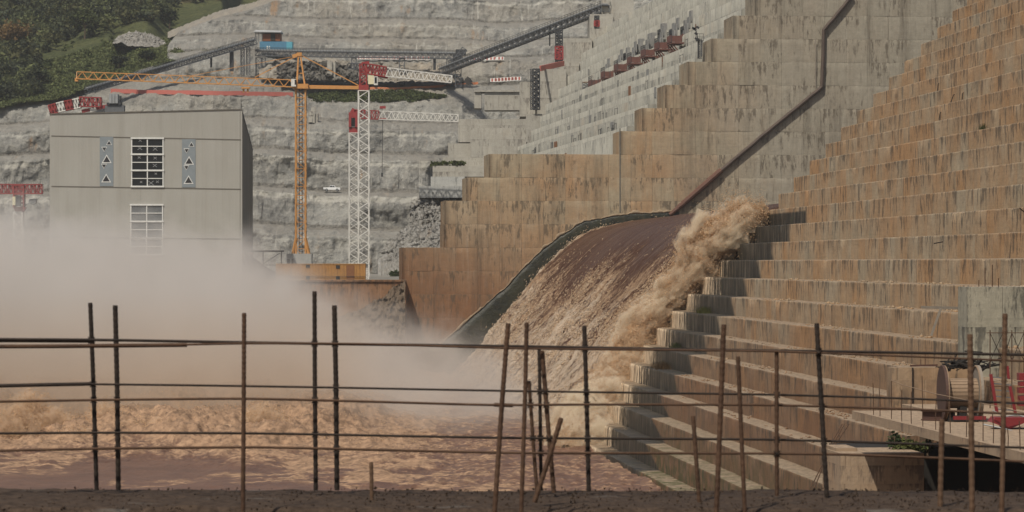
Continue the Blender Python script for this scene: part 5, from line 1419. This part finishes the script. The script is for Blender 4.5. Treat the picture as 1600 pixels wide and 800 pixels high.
mb = MB(); mb.span(W(585,134,D)-rp+Vector((0,-2.2,0)), W(591,120.5,D)-rp+Vector((0,-.9,0))); cf = mb.build('cab_front', M['white'], e)
mb = MB(); mb.span(W(586.3,131,D)-rp+Vector((0,-2.24,0)), W(589.6,121.8,D)-rp+Vector((0,-2.18,0))); mb.build('window', M['glass'], cf)
mb = MB(); mb.lattice(W(563,104,D)-rp, W(548,103,D+6)-rp, 1.0, 1.0, 3, .16, .12); mb.build('counter_jib', M['steel'], e)
# second white crane, lower, behind
D = 596; rp = W(553, 412, D); rp.z = -2.75
e = empty('tower_crane', rp, 0, 'lower white tower crane with a dark red cab, partly behind the taller white crane', 'tower crane')
hm = W(0,208,D).z-rp.z
mb = MB(); mb.lattice((0,0,0),(0,0,hm), 1.9, 1.9, 24, .19, .13, rungs=False); mb.build('mast', M['white'], e)
mb = MB(); mb.span((-.95,-.9,hm),(.95,.9,hm+1.2)); mb.build('slewing_ring', M['red'], e)
mb = MB(); mb.span((-1.0,-1.2,hm+1.2),(-.5,.8,hm+4.2)); mb.span((-.5,-1.2,hm+3.1),(.8,.8,hm+4.2)); mb.span((.3,-1.2,hm+1.2),(.8,.8,hm+3.1)); cb_ = mb.build('cab', M['red'], e)
mb = MB(); mb.span((-.45,-1.1,hm+1.3),(.28,-.4,hm+3.0)); mb.build('window', M['glass'], cb_)
a_, m_, b_ = W(553,178,D)-rp, W(592,180,D)-rp, W(716,184.5,D)-rp
mb = MB(); mb.lattice(a_, m_, 1.4, 1.7, 7, .17, .13); mb.bar(W(549,172,D)-rp, W(556,176,D)-rp, 1.2, 1.0); mb.build('jib_root', M['red'], e)
mb = MB(); mb.lattice(m_, b_, 1.4, 1.7, 19, .15, .13, rungs=False, b_scale=.85); mb.build('jib', M['white'], e)
mb = MB(); c_ = W(598,186,D)-rp; mb.box(c_,(2.2,1.2,.3)); mb.box(c_+Vector((0,0,2.4)),(1.2,.6,.5)); mb.build('trolley', M['red'], e)
mb = MB(); mb.bar(c_, W(597,272,D)-rp, .11); mb.box(W(597,273,D)-rp, (.4,.4,.8)); mb.build('hoist_rope', M['steel_dark'], e)
# red crane at the left edge, fading into the mist
D = 500; rp = W(29, 470, D); rp.z = WATER_Z-1
e = empty('tower_crane', rp, 0, 'red headed tower crane at the left edge, its pale mast sinking into the mist', 'tower crane')
mb = MB(); mb.lattice((0,0,0),(0,0,W(0,331,D).z-rp.z), 1.5, 1.5, 22, .18, .12, rungs=False); mb.build('mast', M['white'], e)
mb = MB(); mb.prism([W(21,324,D-.8)-rp, W(40,324,D-.8)-rp, W(36,331,D-.8)-rp, W(24,331,D-.8)-rp], (0,1.6,0)); mb.build('slewing_ring', M['red'], e)
mb = MB(); mb.lattice(W(30,324,D)-rp, W(30,290,D)-rp, 1.7, 1.4, 5, .22, .14); mb.build('tower_head', M['red'], e)
mb = MB(); mb.lattice(W(66,295.5,D)-rp, W(-60,295,D)-rp, 1.3, 1.55, 22, .18, .12); mb.bar(W(-2,302.5,D)-rp, W(67,302.5,D)-rp, .5, .18); mb.build('jib', M['red'], e)
mb = MB(); mb.span(W(22,321,D)-rp+Vector((0,-1.6,0)), W(26.5,307.5,D)-rp+Vector((0,-.8,0))); mb.build('cab', M['cream'], e)
mb = MB(); mb.span(W(26.6,322,D)-rp+Vector((0,-1.5,0)), W(34,306,D)-rp+Vector((0,-.75,0))); mb.build('cab_side', M['steel_dark'], e)
mb = MB(); mb.prism([W(44,317,D)-rp, W(50,320,D)-rp, W(56,317,D)-rp, W(57,310,D)-rp, W(46,311,D)-rp], (0,1.2,0)); mb.bar(W(34,323,D)-rp, W(58,312,D)-rp, .15); mb.build('counterweight', M['steel_pale'], e)
# crane behind the powerhouse roof
D = 640; rp = W(172, 412, D); rp.z = -2.75
e = empty('tower_crane', rp, 0, 'red and white lattice crane seen over the powerhouse roof, with a grey winch block', 'tower crane')
mb = MB(); mb.span((-1.0,-1,0),(3.2,1,W(0,165,D).z-rp.z)); mb.build('mast', M['steel'], e)
mb = MB()
for i in range(3): mb.span(W(172+i*4.7,162,D)-rp+Vector((0,-1.5,0)), W(176+i*4.7,147.5,D)-rp+Vector((0,1.0,0)))
mb.build('winch_block', M['steel_pale'], e)
mb = MB(); pxbar(mb, rp, (168,162.5), (190,162.5), D, 2.6, .5); pxbar(mb, rp, (188,150), (189,161), D, .4); mb.build('platform', M['steel_dark'], e)
segs = [((78,172),(90,168.5),'red'),((90,168.5),(102,165.5),'white'),((102,165.5),(115,163),'red'),((115,163),(125,161),'white'),((125,159),(158,160),'red')]
for a_, b2, mt in segs:
    mb = MB(); mb.lattice(W(a_[0],a_[1],D)-rp, W(b2[0],b2[1],D)-rp, 1.8, 2.0, 5, .22, .2); mb.build('jib_section', M[mt], e)
mb = MB(); pxbar(mb, rp, (128,174), (171,165), D, .8, .7); mb.build('boom_foot', M['red'], e)
mb = MB(); pxbar(mb, rp, (141,172.5), (151,170), D, .9, .8); mb.build('white_band', M['white'], e)
mb = MB(); mb.bar(W(172,163,D)-rp, W(140,153,D)-rp, .15); mb.bar(W(140,153,D)-rp, W(125,156,D)-rp, .15); mb.build('stay', M['wood_grey'], e)

# ------------------------------------------------------------------ pipe down the high block
D = 446.5
def pipe(pts, r):
    P = []
    for a, b2 in zip(pts[:-1], pts[1:]):
        for i in range(6): P.append(W(a[0]+(b2[0]-a[0])*i/6, a[1]+(b2[1]-a[1])*i/6+float(vnoise(a[0]+i*3, i))*.5, D))
    P.append(W(*pts[-1], D))
    out = []
    for q in P:
        k_ = UF/(DAM.c-DAM.s*q.x/q.y)-.45; out.append(q*(k_/q.y))
    return out
rp = W(1045, 337, D); e = empty('drain_pipe', rp, 0, 'long dark pipe zigzagging down the high block to the top of the water', 'pipe')
mb = MB(); mb.tube([p-rp for p in pipe([(1127,266),(1190,213),(1240,172),(1284,136),(1286,90),(1287,47),(1308,22),(1332,-8)], .3)], .30, 8); mb.build('upper_pipe', M['hose'], e)
mb = MB(); mb.tube([p-rp for p in pipe([(1046,336),(1070,316),(1095,294),(1127,266)], .3)], [.28,.3,.34,.36,.4,.42,.42,.42,.44,.44,.44,.46,.46,.46,.46,.46,.46,.46,.42], 8); mb.build('lower_pipe', M['hose_red'], e)
mb = MB(); mb.tube([p-rp for p in pipe([(1274.5,62),(1274.5,90),(1274,118),(1274.5,137)], .3)], .07, 6); mb.build('cable', M['wood_grey'], e)

# ------------------------------------------------------------------ right bank: deck, wall below, pier, machines
def edgeD(px): return 955*155/(px-390)
dk = DAM.P(1345, 645, 155); DX, DZ = dk.x, dk.z
b0 = Vector((DX, 155, DZ)); deck = empty('concrete_deck', DAM.Wd(b0), DAM.a, 'concrete deck slab jutting out on the right, with rusty bars along its edge', 'deck')
mb = MB(); mb.span(Vector((DX,105,DZ-.46))-b0, Vector((DX+13,155,DZ))-b0); mb.build('slab', M['deck'], deck)
mb = MB(); mb.span(Vector((36.8,155.003,DZ-.46))-b0, Vector((DX+13,162,DZ-.004))-b0); mb.build('shade_slab', M['deck'], deck)  # slab extension added as a roof to keep the recess below dark
fwp = DAM.P(1327, 713, 155.4)
b1 = Vector((fwp.x, 155.4, WATER_Z)); fw_ = empty('support_wall', DAM.Wd(b1), DAM.a, 'sandy concrete wall half in black shadow under the deck slab', 'wall')
mb = MB(); mb.span(Vector((fwp.x,155.4,WATER_Z-1))-b1, Vector((fwp.x+4.6,160.4,fwp.z))-b1); mb.build('wall_body', M['deck'], fw_)
mb = MB(); mb.span(Vector((fwp.x+1.2,160.403,WATER_Z-1))-b1, Vector((fwp.x+18,164.5,fwp.z-.003))-b1); mb.span(Vector((fwp.x+4.603,156.2,WATER_Z-1))-b1, Vector((fwp.x+18,160.4,WATER_Z+1))-b1); mb.build('rear_wall', M['shade_dark'], fw_)
mb = MB(); mb.span(Vector((fwp.x+.1,157.2,fwp.z))-b1, Vector((fwp.x+1.3,160.3,fwp.z+.18))-b1); mb.build('broken_cap', M['deck'], fw_)
# river bank wall closing the space under the deck towards us
# rusty bars along the deck edge
DB = [(1365,590,641),(1375,600,645),(1393,588,649),(1409,601,652),(1424,605,657),(1442,582,663),(1462,615,666),(1485,622,673),(1510,640,678),(1536,634,686),(1552,640,690),(1575,664,696),(1594,655,702)]
blab = ['rusty deck bar nearest the left end of the slab','short bent looking rusty deck bar, second from the slab end','tall rusty deck bar, third from the slab end','rusty deck bar, fourth from the slab end','rusty deck bar, fifth from the slab end','tallest rusty deck bar, just left of the steel beam','rusty deck bar rising behind the steel beam','rusty deck bar in front of the cable drum barrel','short rusty deck bar below the cable drum barrel','rusty deck bar in front of the right drum flange','thin rusty deck bar left of the red machine','short rusty deck bar in front of the red plate','rusty deck bar at the right edge of the photo']
for (px_, y0, y1), lab in zip(DB, blab):
    D = edgeD(px_)+1.2; rp = W(px_, y1, D); rp.z = DZ-.05
    h_ = (y1-y0)/F*D; mb = MB(); mb.tube([(0,0,0),(random.uniform(-.02,.02),0,h_*.5),(random.uniform(-.05,.05),0,h_)], .022, 6)
    tag(mb.build('deck_rebar', M['rebar'], None, False, rp), lab, 'rebar', 'bars along the deck edge')
P = [W(a, b2, edgeD(min(a,1600))+1.15) for a, b2 in ((1393,594),(1409,601),(1442,610),(1462,615.5),(1500,623),(1536,630.5),(1560,635),(1600,645))]
mb = MB(); mb.tube([p-P[0] for p in P], .022, 5); tag(mb.build('guard_rope', M['wood'], None, False, P[0]), 'pale rope strung between the deck bars', 'rope')
# cable drum, axis across the view
cd = Vector((W(1500,655,147).x, 147, DZ)); dr = empty('cable_drum', cd, .03, 'big wooden and steel cable drum standing on the deck', 'cable drum')
R_ = 1.40
for nm, x, mt in (('flange', -.88, 'drum_rust'), ('flange', .90, 'wood_grey')):
    mb = MB(); mb.tube([(x-.07,0,R_+.02),(x+.07,0,R_+.02)], R_, 40); o = mb.build(nm, M[mt], dr)
    mb = MB(); ring = [(x+(.085 if x < 0 else -.085), math.cos(2*math.pi*i/36)*R_*.97, R_+.02+math.sin(2*math.pi*i/36)*R_*.97) for i in range(37)]; mb.tube(ring, .05, 5, False); mb.build('rim', M['wood'], o)
mb = MB(); mb.tube([(-.8,0,R_),(.82,0,R_)], .72, 32); bb = mb.build('barrel', M['cable'], dr)
mb = MB()
for i in range(24):
    a_ = 2*math.pi*i/24; mb.bar((-.8,math.cos(a_)*.73,R_+math.sin(a_)*.73),(.82,math.cos(a_)*.73,R_+math.sin(a_)*.73),.17,.05,up=(0,math.cos(a_),math.sin(a_)))
mb.build('lagging', M['wood'], bb)
mb = MB(); mb.span((-.75,-.9,.02),(.75,-.7,.32)); mb.span((-.1,-.6,.02),(.25,.3,.75)); mb.build('chock', M['nest'], dr)
mb = MB(); mb.span((-.55,-1.2,.12),(1.1,-1.05,.3)); mb.build('red_bar', M['mach_red'], dr)
# steel beam
bA, bB = W(1441,664,147.4), W(1492,664,146.6); bA.z = bB.z = DZ+.0
rp = bA.copy(); d_ = bB-bA; mb = MB(); mb.bar((0,0,.05), d_+Vector((0,0,.05)), .42, .06); mb.bar((0,0,.5), d_+Vector((0,0,.5)), .42, .06); mb.bar((0,0,.275), d_+Vector((0,0,.275)), .05, .42)
tag(mb.build('steel_beam', M['beam_rust'], None, False, rp), 'short rusty steel beam lying on the deck in front of the cable drum', 'steel beam')
# red machine
D = 140; rp = W(1585, 664, D); rp.z = DZ; mc = empty('drilling_rig', rp, 0, 'dark red machine chassis with a mast and stacked plates on the deck', 'machine')
x_ = lambda px: (px-1585)/F*D
z_ = lambda y: (664-y)/F*D
mb = MB(); mb.prism([(x_(1546),-.6,z_(653)),(x_(1575),-.6,z_(663)),(x_(1602),-.6,z_(652)),(x_(1640),-.6,z_(652)),(x_(1640),-.6,z_(646)),(x_(1552),-.6,z_(645.5))], (0,1.3,0)); mb.build('chassis', M['mach_red'], mc)
mb = MB()
for a_, b2 in (((1549,579),(1559,640)),((1579,598),(1588,642))): mb.bar((x_(a_[0]),.2,z_(a_[1])),(x_(b2[0]),.2,z_(b2[1])),.14,.14)
mb.bar((x_(1575),.2,z_(566)),(x_(1577),.2,z_(586)),.12); mb.build('mast', M['mach_red'], mc)
mb = MB()
for i in range(6): mb.bar((x_(1548+i*1.5),.2,z_(583+i*10)),(x_(1580+i*1.2),.2,z_(586+i*10)),.05)
mb.build('rung', M['steel'], mc)
for i, (a_, b2) in enumerate(((577,588),(590,597),(599.5,608),(612,620),(622,628))):
    mb = MB(); mb.span((x_(1591+i%2*1.2),-.3,z_(b2)),(x_(1635),.4,z_(a_))); mb.build('plate', M['mach_red'], mc)
mb = MB(); mb.tube([(x_(1546),-.9,z_(634)),(x_(1566),-.95,z_(643)),(x_(1584),-.9,z_(641)),(x_(1606),-1,z_(646))], .03, 5); mb.tube([(x_(1530),-1.2,z_(655)),(x_(1560),-1.3,z_(661)),(x_(1610),-1.25,z_(674))], .035, 5); mb.build('hose', M['steel_pale'], mc)
for a_ in (1570, 1610, 1632):
    mb = MB(); mb.tube([(x_(a_),-.55,.16),(x_(a_),.65,.16)], .17, 12); mb.build('roller', M['steel_dark'], mc)
# pier with scaffold, low wall, scrap
pp = DAM.P(1532, 449, 166)
b2_ = Vector((pp.x, 166, DZ)); pr = empty('concrete_pier', DAM.Wd(b2_), DAM.a, 'grey blackened concrete pier at the right edge behind the red machine', 'pier')
mb = MB(); mb.span(Vector((pp.x,166,DZ-1))-b2_, Vector((pp.x+6,168.2,pp.z))-b2_); mb.build('pier_body', M['pier'], pr)
for px_, h_ in ((1561,1.1),(1573,1.3),(1583,.5),(1551,.4)):
    q = DAM.P(px_, 449, 167); mb = MB(); mb.tube([Vector((q.x,167,pp.z))-b2_, Vector((q.x,167,pp.z+h_))-b2_], .03, 5); mb.build('starter_bar', M['rebar'], pr)
lw = DAM.P(1410, 577, 163); b3 = Vector((lw.x, 163, DZ)); lwo = empty('low_wall', DAM.Wd(b3), DAM.a, 'low stained concrete wall behind the cable drum, below the pier', 'low wall')
mb = MB(); mb.span(Vector((lw.x,163,DZ-1))-b3, Vector((lw.x+5.2,164.4,lw.z))-b3); mb.build('wall_body', M['dam'], lwo)
mb = MB(); q = DAM.P(1443, 580, 163); mb.span(Vector((q.x-.03,162.9,DZ))-b3, Vector((q.x+.04,163.02,lw.z))-b3); mb.build('pipe', M['rebar_dark'], lwo)
rp = W(1512, 578, 163.6); rp.z = lw.z; mb = MB()
for i in range(90):
    c_ = Vector((rng.normal(0,.75), rng.uniform(-.5,.8), abs(rng.normal(0,.22))+.05)); d_ = Vector(rng.normal(size=3)); d_.z *= .25; d_.normalize()
    mb.bar(c_-d_*rng.uniform(.2,.7), c_+d_*rng.uniform(.2,.7), rng.uniform(.03,.11))
tag(mb.build('scrap_pile', M['nest'], None, False, rp), 'black tangle of scrap and old bars on the low wall', 'scrap pile')
mb = MB(); a_ = W(1422,571.5,162.7); b_ = W(1465,570.5,162.7); mb.bar((0,0,0), b_-a_, .07, .1); mb.tube([(0.6,0,0),(.6,0,.35)], .02, 5); mb.tube([(.85,0,0),(.85,0,.7)], .02, 5)
tag(mb.build('scrap_bar', M['beam_rust'], None, False, a_), 'thin dark bar lying out over the low wall', 'bar')
rp = W(1575, 640, 160); rp.z = DZ; sc_ = empty('scaffold', rp, 0, 'thin rusty tube scaffold standing against the grey pier', 'scaffold')
xs2 = [(px-1575)/F*160 for px in (1547,1567,1581,1600)]
mb = MB()
for x in xs2: mb.tube([(x,0,0),(x,0,(640-518)/F*160)], .03, 6)
mb.build('standard', M['rebar'], sc_)
mb = MB()
for z in (1.2, 2.6, 4.15): mb.tube([(xs2[0]-.2,0,z),(xs2[-1]+.6,0,z)], .025, 6)
mb.build('ledger', M['rebar'], sc_)
mb = MB()
for i in range(3):
    mb.tube([(xs2[i],0,2.6),(xs2[i+1],0,4.15)], .02, 5); mb.tube([(xs2[i+1],0,2.6),(xs2[i],0,4.15)], .02, 5)
mb.build('brace', M['rebar_dark'], sc_)
# timber ledger with prop on the step face
D = 171; rp = W(1456, 524, D); tb = empty('timber_shore', rp, 0, 'weathered timber beam with a slanting prop against the dam steps', 'timber')
mb = MB(); mb.bar(W(1440,480,D)-rp, W(1531,482,D+1)-rp, .16, .16); mb.build('beam', M['wood_grey'], tb)
mb = MB(); mb.bar(W(1455,524.5,D)-rp, W(1470,482,D)-rp, .13, .13); mb.build('prop', M['wood_grey'], tb)
# bent bars on the steps
def stepD(px, py):
    """depth of the dam riser seen at a photo pixel"""
    best = None
    for k in range(-4, 29):
        D = 4537*XK(k)/((px-390)*1.0)*DAM.c if px > 390 else 0
        D = XK(k)/((px-800)/F*DAM.c+DAM.s)
        z = (HZ-py)/F*D
        if ZK(k-1)-.02 <= z <= ZK(k)+.02: return D
    return 200.
for pts, lab in (([(1469,129.5),(1466,131),(1465,140),(1463,153)], 'rusty bar hooked over a high dam step, leftmost of the bent bars'), ([(1494,146),(1490,148),(1484,165),(1481,172)], 'rusty bar leaning in a thin slant on a high dam step'), ([(1508,143),(1504,146),(1503,158),(1502,169)], 'upright rusty bar with a bent tip on a high dam step'), ([(1472,174),(1469,177),(1467.5,186),(1468,190)], 'short curled rusty bar one step below the other bent bars'), ([(1459,380.5),(1472,378),(1487,375)], 'thin dark stick lying out from a mid dam riser'), ([(1593,325),(1600,331),(1612,329)], 'dark bent iron at the right edge on the dam face')):
    D = stepD(*pts[1])-.25; P = [W(a, b2, D) for a, b2 in pts]; mb = MB(); mb.tube([p-P[-1] for p in P], .045, 5)
    tag(mb.build('bent_rebar', M['rebar_dark'], None, False, P[-1]), lab, 'rebar')
# leaning bars and greenery by the support wall
for (a_, b2), lab in zip([((1295,700),(1316,663)),((1299,700),(1319.5,663)),((1303,698),(1326.5,663)),((1262,772),(1290,716)),((1270,770),(1297,700))], ['rusty bar leaning on the sandy riser, leftmost of three by the support wall','rusty bar leaning on the sandy riser, middle of three by the support wall','rusty bar leaning on the sandy riser, rightmost of three by the support wall','rusty bar slanting below the support wall, lower of two','rusty bar slanting below the support wall, upper of two']):
    P0, P1 = W(*a_, 164), W(*b2, 165.5); mb = MB(); mb.tube([(0,0,0), P1-P0], .035, 5); tag(mb.build('leaning_rebar', M['rebar'], None, False, P0), lab, 'rebar')
def plant(name, px, py, D, n, rx, rz, tint, label, cat, h=.5, size=.11):
    p = W(px, py, D); e = empty(name, p, 0, label, cat)
    leafmesh('leaves', [leafball(n, (0,0,rz*.8), (rx, rx*.7, rz), size, np.array(tint))], e)
    mb = MB()
    for i in range(7): mb.tube([(rng.normal(0,rx*.15),rng.normal(0,.1),-.1),(rng.normal(0,rx*.5),rng.normal(0,.2),rz*1.3)], .012, 4)
    mb.build('stem', M['wood'], e); return e
plant('shrub', 1418, 712, 161.5, 700, 1.05, .6, (.085,.095,.03), 'yellow green shrub growing in the gap under the deck end', 'shrub')
plant('shrub', 1396, 705, 161.4, 380, .45, .65, (.035,.05,.02), 'dark leafy shrub left of the yellow green one under the deck', 'shrub')
plant('weed', 1449, 709, 161.4, 300, .4, .6, (.045,.06,.022), 'dark weed right of the yellow green shrub under the deck', 'weed')
def tuft(px, py, k, n, r, tint, label):
    D = XK(k)/((px-800)/F*DAM.c+DAM.s)+.0; p = W(px, py, D-1.0); p.z = ZK(k-1)
    lx = DAM.L(p); lx.x = XK(k)-.35; p = DAM.Wd(lx); e = empty('grass_tuft', p, 0, label, 'grass tuft')
    gv = []
    for i in range(n):
        a_ = rng.uniform(0, 6.28); b = np.array([rng.normal(0,r*.25), rng.normal(0,r), 0]); t = b+np.array([math.cos(a_)*.15, math.sin(a_)*.3, rng.uniform(.25,.75)])
        s = np.array([.02,.03,0]); gv.append(np.stack([b-s, b+s, t+s*.2, t-s*.2]))
    v = np.concatenate(gv); c = np.repeat(np.array(tint)[None]*rng.uniform(.7,1.3,(n,1)), 4, 0)
    npmesh('blades', v, np.arange(len(v)).reshape(-1,4), M['leaf'], e, False, {'tint': c})['kind'] = 'stuff'
tuft(1105, 481, 4, 420, 1.3, (.11,.11,.04), 'grass tuft on the dam step beside the plume')
tuft(1060, 540, 2, 260, 1.1, (.07,.08,.03), 'grass tuft on a lower dam step near the wet edge')
tuft(1040, 575, 1, 420, 2.0, (.13,.085,.045), 'dry brown grass tuft on a lower dam step')
tuft(1537, 246, 13, 110, .5, (.06,.09,.03), 'small green weed high on the dam face at the right')

# ------------------------------------------------------------------ reinforcing bars on the ledge
VB = [([(141,473),(146,600),(151,766)],18.9,.017,'rebar_dark','leftmost dark upright bar on the ledge'),
 ([(180,477),(183,600),(185,766)],18.9,.019,'rebar_dark','second dark upright bar from the left, close to the leftmost'),
 ([(381.5,489),(381,600),(379.5,806)],17.5,.0155,'rebar','lone brown upright bar left of the middle, reaching the bottom of the photo'),
 ([(491.5,455),(492,600),(493.5,766)],18.9,.017,'rebar_dark','tallest upright bar, left one of the pair below the container'),
 ([(522.5,477),(525,600),(526.5,766)],18.9,.019,'rebar_dark','right one of the upright pair below the container'),
 ([(580,722),(581,783)],18.4,.0145,'rebar_brown','short brown bar stub standing alone on the ledge'),
 ([(794,505),(785,620),(772,812)],17.3,.017,'rebar','bar leaning right at the left of the middle cluster, crossing the frame edge'),
 ([(823,504),(820.5,620),(814,812)],17.3,.015,'rebar','nearly upright bar just right of the leaning cluster bar'),
 ([(826.5,595),(833,690),(839,768)],18.8,.014,'rebar','short bar leaning left in the middle cluster'),
 ([(842.5,545),(844,640),(845.5,766)],18.9,.0135,'rebar_dark','thin straight bar in the middle cluster'),
 ([(847,548),(856,660),(865.5,770)],18.7,.017,'rebar','bar leaning left beside the thin straight one in the middle cluster'),
 ([(877,653),(858,715),(835,785)],18.0,.018,'rebar','short thick bar slanting strongly right in the middle cluster'),
 ([(913,509),(917,640),(920,768)],18.85,.017,'rebar_dark','dark upright bar in front of the plume'),
 ([(1131,507),(1126,640),(1119,806)],17.5,.018,'rebar','tall brown bar in front of the wet dam steps'),
 ([(1153,557),(1158.5,680),(1164,806)],17.6,.015,'rebar','shorter bar just right of the tall brown bar by the wet steps'),
 ([(1083,650),(1088,720),(1092.5,785)],18.3,.0155,'rebar','short ribbed bar left of the tall brown bar by the wet steps'),
 ([(1213.5,548),(1213.5,660),(1214,775)],18.6,.0155,'rebar','straight bar ending at the top rail in front of the dam steps'),
 ([(1276,505),(1284,640),(1292,776)],18.6,.018,'rebar_dark','dark bar leaning left in front of the right dam steps'),
 ([(1515.5,522),(1517.5,650),(1519,812)],17.3,.020,'rebar_brown','thick brown bar in front of the cable drum'),
 ([(1570.5,490),(1568,640),(1565,812)],17.3,.018,'rebar_brown','rightmost tall brown bar, in front of the scaffold'),
 ([(1472,655),(1470.5,720),(1469,792)],18.1,.020,'rebar_brown','short thick brown bar below the steel beam')]
def curve_pts(pts, D, n=14):
    t = np.linspace(0, 1, len(pts)); tt_ = np.linspace(0, 1, n)
    P = np.array(pts, float)
    if len(pts) >= 3:
        x = np.interp(tt_, t, P[:,0]); y = np.interp(tt_, t, P[:,1]); 
    else: x = np.interp(tt_, t, P[:,0]); y = np.interp(tt_, t, P[:,1])
    return [W(a, b2, D) for a, b2 in zip(x, y)]
for pts, D, r, mt, lab in VB:
    P = curve_pts(pts, D); mb = MB()
    base_ = P[-1].copy()
    # ribs along the bar
    Q = []; rr = []
    L_ = (P[0]-P[-1]).length; n = int(L_/.022)
    for i in range(n+1):
        f_ = i/n*(len(P)-1); j = min(int(f_), len(P)-2); Q.append(P[j].lerp(P[j+1], f_-j)-base_); rr.append(r*.84*(1.10 if i % 2 else .95))
    mb.tube(Q, rr, 8)
    tag(mb.build('upright_rebar', M[mt], None, False, base_), lab, 'rebar', 'upright bars on the ledge')
HB = [([(-30,530),(150,531),(380,535),(520,537.5),(800,541),(1130,547),(1290,549),(1640,555)],18.65,.0095,'rebar_dark','topmost long rail bar across the whole photo'),
 ([(-30,531.5),(148,532.5)],18.72,.014,'rebar_dark','thick short bar overlapping the left end of the top rail'),
 ([(-30,541.5),(100,541),(292,539)],18.62,.0135,'rebar','thick bar just under the top rail, ending left of the middle'),
 ([(285,538.6),(380,536.5),(560,537),(800,544.5),(1000,546.5),(1200,548.5),(1400,556),(1640,566)],18.58,.007,'rebar','thin bar running close under the top rail and dropping to the right'),
 ([(-30,603.5),(60,601.5),(142,599.8)],18.62,.0125,'rebar_dark','thick short bar at the left end of the third rail'),
 ([(138,600.3),(300,602),(490,605),(800,611),(1200,616.5),(1400,622),(1640,632)],18.7,.0072,'rebar_dark','thin third rail bar from the left bars to the right edge'),
 ([(-30,628),(150,625),(380,622.5),(560,627),(780,633.5),(900,632),(1200,632.5),(1400,638.5),(1640,649)],18.66,.0082,'rebar','fourth rail bar, sagging between the left bars and the middle cluster'),
 ([(772,632.5),(802,633.5)],18.55,.013,'rebar','short thick bar end tied at the middle cluster'),
 ([(-30,677.5),(150,676),(400,677),(800,684.5),(1200,686.5),(1400,692.5),(1640,701)],18.7,.0082,'rebar_dark','fifth rail bar, second from the bottom'),
 ([(-30,705),(150,701),(400,698.5),(800,708),(1200,708.5),(1320,710),(1500,717),(1640,723)],18.6,.0085,'rebar','lowest rail bar across the whole photo')]
for pts, D, r, mt, lab in HB:
    xs_ = np.array([p[0] for p in pts]); ys_ = np.array([p[1] for p in pts]); n = 60
    xx = np.linspace(xs_[0], xs_[-1], n); yy = np.interp(xx, xs_, ys_)
    if n > 10 and len(pts) > 3:
        for _ in range(3): yy[1:-1] = (yy[:-2]+2*yy[1:-1]+yy[2:])/4
    P = [W(a, b2, D) for a, b2 in zip(xx, yy)]; c_ = P[n//2].copy(); mb = MB(); mb.tube([p-c_ for p in P], r, 7)
    tag(mb.build('rail_rebar', M[mt], None, False, c_), lab, 'rebar', 'rail bars tied across the uprights')


# thin wire ties where the rear uprights meet the rails
ups = [o for o in COL.objects if o.name.startswith('upright_rebar')]
for o, (pts, D, r, mt, lab) in zip(ups, VB):
    if D < 18.35: continue
    for hp, HD_, hr, hm_, hl_ in HB:
        xs_ = [q[0] for q in hp]; ys_ = [q[1] for q in hp]
        yv = float(np.interp((pts[0][0]+pts[-1][0])/2, xs_, ys_)); uy = [q[1] for q in pts]
        if not (uy[0]+4 < yv < uy[-1]-6): continue
        xv = float(np.interp(yv, uy, [q[0] for q in pts]))
        if not (xs_[0] < xv < xs_[-1]) or random.random() < .3: continue
        yv = float(np.interp(xv, xs_, ys_)); c_ = W(xv, yv, (D+HD_)/2)-o.location; mb = MB()
        for s_ in (-1, 1): mb.tube([c_+Vector((-.020,-.012,.018*s_)), c_+Vector((0,-.024,0)), c_+Vector((.020,-.012,-.018*s_))], .004, 4)
        mb.build('tie_wire', M['rebar_dark'], o)
# ------------------------------------------------------------------ the air between
g = G('haze'); v = g.n('VolumePrincipled'); g.put(v.inputs['Color'], (.93,.95,.96,1)); g.put(v.inputs['Density'], .00008); g.put(v.inputs['Anisotropy'], .2)
g.nt.links.new(v.outputs[0], g.out.inputs['Volume'])
mb = MB(); mb.span((-460,-40,-20), (240,1450,240)); tag(mb.build('haze', g.m), kind='stuff')
